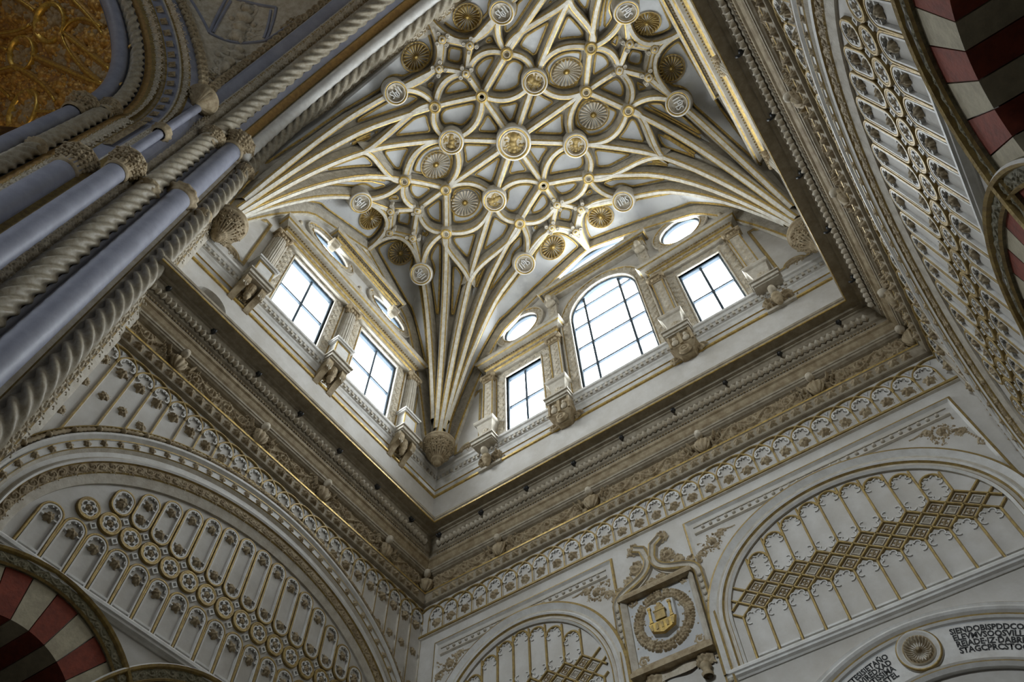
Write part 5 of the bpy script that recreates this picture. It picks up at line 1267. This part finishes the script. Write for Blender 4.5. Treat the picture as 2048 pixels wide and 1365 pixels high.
# framed panel bars
for (a, b) in (((.70, 28.5), (.16, 29.1)), ((.70, 28.5), (.56, 30.2)), ((.16, 29.1), (.28, 30.3)), ((.56, 30.2), (.28, 30.3)), ((.70, 28.5), (.86, 29.6)), ((.16, 29.1), (.06, 30.2)), ((.66, 28.62), (.54, 30.1)), ((.20, 29.2), (.30, 30.2))):
    P = np.array([pend(a[0] + (b[0] - a[0]) * t, a[1] + (b[1] - a[1]) * t - .12 * math.sin(PI * t) * (abs(a[0] - b[0]) > .4)) for t in np.linspace(0, 1, 14)]); m = MB(); m.tube(P, .06, 6); m.build('frame_bar', LILAC, pe)
def saint(seed):
    return [d for u in (-.24, -.12, 0, .12, .24) for d in stroke([(u * 1.3, -1.05), (u, -.3), (u * .8, .35)], .10, .08, 1.9)] + stroke(arc(0, .75, .30, 0, 2 * PI, 20), .035, .035, .8) + stroke([(0, -.9), (0, -.3), (.02, .3)], .34, .26, .8) + [(.0, .72, .17, 1.3)] + stroke([(-.2, .35), (-.5, .05), (-.30, -.25)], .12, .09) + stroke([(.2, .35), (.45, .1), (.25, -.15)], .12, .09) + stroke([(-.15, -.8), (-.3, -1.15)], .2, .15) + stroke([(.15, -.8), (.32, -1.1)], .2, .15) + [(x, y, r, k * .6) for x, y, r, k in foliage(-.5, .8, -1.0, -.2, .15, 16, seed)]
m = MB(); m.relief(saint(3), .045, 0, 1.0); pend_map(m, .43, 29.55, 'carved_saint', CARVEL, pe, .85)
m = MB(); m.relief(stroke([(0, -.7), (0, -.2), (.05, .35)], .30, .20, .9) + [(.05, .68, .16, 1.4)] + stroke([(-.1, .35), (-.35, .55), (-.45, .95)], .11, .08) + stroke([(.2, .3), (.45, .05), (.6, -.3)], .11, .08) + stroke([(-.3, .3), (-.55, -.1), (-.5, -.6)], .16, .08) + stroke([(.3, .35), (.62, .3), (.7, -.2)], .14, .07) + foliage(-.4, .4, -1.2, -.5, .14, 18, 5), .04, 0, 1.0); pend_map(m, .36, 27.85, 'carved_angel', CARVEL, pe, .9)
m = MB(); m.relief(foliage(-.5, .5, -.4, .4, .12, 30, 6), .04, 0, 1.0); pend_map(m, .40, 26.5, 'carved_foliage', CARVE, pe, .5)
for s_ in (.10, .80): m = MB(); m.relief(foliage(-.4, .4, -.7, .7, .14, 36, 7), .045, 0, 1.0); pend_map(m, s_, 29.9, 'carved_foliage', CARVE, pe, .6)
# base console of the pendentive
m = MB(); m.lathe([(.02, -.62), (.16, -.56), (.24, -.40), (.42, -.18), (.46, -.10), (.50, -.08), (.52, .0), (.46, .04), (.001, .05)], 48, 0, lobes=20, amp=[0, .1, .2, .2, .1, 0, 0, 0, 0])
tag(m.build('pendentive_console', CARVE, None, Matrix.Translation((-10.92, -1.10, 24.45)), True), 'round fluted console at the foot of the pendentive', 'console')

# ------------------------------------------------------------------ gilded choir vault beyond the arch
GR = 8.05
def gv(x, s, off=0): a = s / GR; return np.array([x, WY + (GR - off) * math.cos(a), WZ + (GR - off) * math.sin(a)])
def gframe(x, s, off=0): a = s / GR; n = np.array([0, -math.cos(a), -math.sin(a)]); X = np.array([1.0, 0, 0]); return frame(gv(x, s, off), X, np.cross(n, X), n)
choir = empty('ceiling_choir'); struct(choir, 'gilded vault of the choir with medallions and figure reliefs, seen through the arch')
m = MB(); m.grid([[gv(x, s, 0) for s in np.linspace(-4, GR * PI + 4, 50)] for x in np.linspace(-12.6, -26, 30)], 0, flip=True); m.build('ground', BROWN, choir, smooth=True)
def ring_to(x, s, r):
    o = empty('medallion', gframe(x, s)); o.parent = choir
    m = MB(); m.lathe([(r * 1.10, 0), (r * 1.10, .10), (r * 1.04, .18), (r * .96, .20), (r * .92, .14), (r * .86, .14), (r * .82, .06), (r * .80, .0)], 40, 0); m.build('ring', OLDGOLD2, o, smooth=True)
    m = MB(); m.relief(figure_relief(r * .95, int(s * 100)), r / 26, 0, .9); m.build('carved_figure', CARVE, o, Matrix.Rotation(s, 4, 'Z'), True)
for x, s, r in ((-14.85, 7.83, .68), (-16.46, 7.71, .60), (-17.22, 5.60, .80), (-15.2, 3.35, .55), (-16.6, 10.3, .7), (-14.6, 11.5, .6)): ring_to(x, s, r)
GRIB = [[(-14.48, 7.09), (-13.88, 5.73), (-12.75, 3.60)], [(-14.48, 7.09), (-13.91, 7.36), (-13.4, 7.02), (-12.9, 6.0)], [(-14.54, 7.01), (-14.64, 6.38), (-14.28, 5.04), (-13.0, 3.0)], [(-16.0, 7.21), (-14.82, 5.6), (-12.8, 2.6)], [(-16.47, 4.9), (-15.43, 3.96)], [(-18.3, 8.1), (-17.75, 7.89), (-16.97, 7.51), (-16.23, 6.58), (-15.5, 4.59)], [(-18.6, 8.4), (-17.98, 7.51), (-17.61, 6.55)], [(-15.8, 9.9), (-15.42, 9.26), (-15.13, 8.55)], [(-17.6, 9.3), (-16.95, 8.98), (-16.24, 8.35), (-15.56, 8.27)], [(-13.9, 8.9), (-13.57, 7.89), (-13.26, 6.94), (-12.9, 5.6)], [(-17.6, 9.2), (-16.9, 8.19)], [(-15.2, 3.9), (-14.2, 3.3), (-12.8, 1.6)], [(-16.9, 4.5), (-16.6, 3.0), (-14.6, 1.2)]]
for pl in GRIB:
    pl = np.array(pl); k = len(pl); P2 = bez(pl, 16) if k in (3, 4) else (pl[0] + (pl[1] - pl[0]) * np.linspace(0, 1, 8)[:, None] if k == 2 else np.concatenate([bez(pl[:3], 10), bez(pl[2:], 10)[1:]]))
    for w, off, mt, nm in ((.14, .02, OLDGOLD, 'rib'), (.05, .17, OLDGOLD2, 'rib_edge')):
        m = MB(); m.tube([gv(x, s, off) for x, s in P2], w, 8); m.build(nm, mt, choir, smooth=True)
m = MB(); m.relief(foliage(-.5, .5, -.4, .4, .15, 30, 15) + [(0, .1, .16, 1.1), (.05, -.15, .2, .9)], .032, 0, 1.1); GF1 = m.mesh('gilded_relief', OLDGOLD, True)
m = MB(); m.relief(foliage(-.45, .45, -.45, .45, .14, 34, 16) + stroke([(-.3, 0), (0, .2), (.3, .1)], .13, .1), .032, 0, 1.1); GF2 = m.mesh('gilded_relief', CARVE, True)
R_ = random.Random(5); k = 0
for x in np.arange(-18.6, -12.7, .82):
    for s in np.arange(2.0, 10.5, .85):
        put('gilded_relief', (GF1, GF2)[k % 3 == 0], choir, gframe(x + R_.uniform(-.15, .15), s + R_.uniform(-.15, .15)) @ Matrix.Rotation(R_.uniform(0, 6), 4, 'Z')); k += 1
lu = bpy.data.lights.new('choir_fill_light', 'AREA'); lu.shape = 'DISK'; lu.size = 1.2; lu.energy = 190; lu.color = (1.0, .72, .38); lu.spread = math.radians(110)  # unseen warm light added to brighten the gilded vault
luo = bpy.data.objects.new('choir_fill_light', lu); COL.objects.link(luo); luo.location = (-19.0, -8.5, 3.0); luo.rotation_euler = (PI, 0, 0)
# ------------------------------------------------------------------ the east pier and the wall over the arch, beyond the view
m = MB(); m.add([(XR, 2.0, FLOOR), (XR + 2, 2.0, FLOOR), (XR + 2, -3, FLOOR), (XR, -1.2, FLOOR), (XR, 2.0, 32), (XR + 2, 2.0, 32), (XR + 2, -3, 32), (XR, -1.2, 32)], [(0, 1, 5, 4), (1, 2, 6, 5), (2, 3, 7, 6), (3, 0, 4, 7)])
struct(m.build('wall_east_pier', PLASTER), 'plain masonry of the east crossing pier')
m = MB(); P = npath(.3, 7.3); m.grid([[p, (CX + (p[0] - CX) * 1.8, p[1], p[2] + (9 if p[2] > 20 else 0))] for p in P], 0); struct(m.build('wall_over_arch', PLASTER), 'wall closing the vault above the crossing arch')
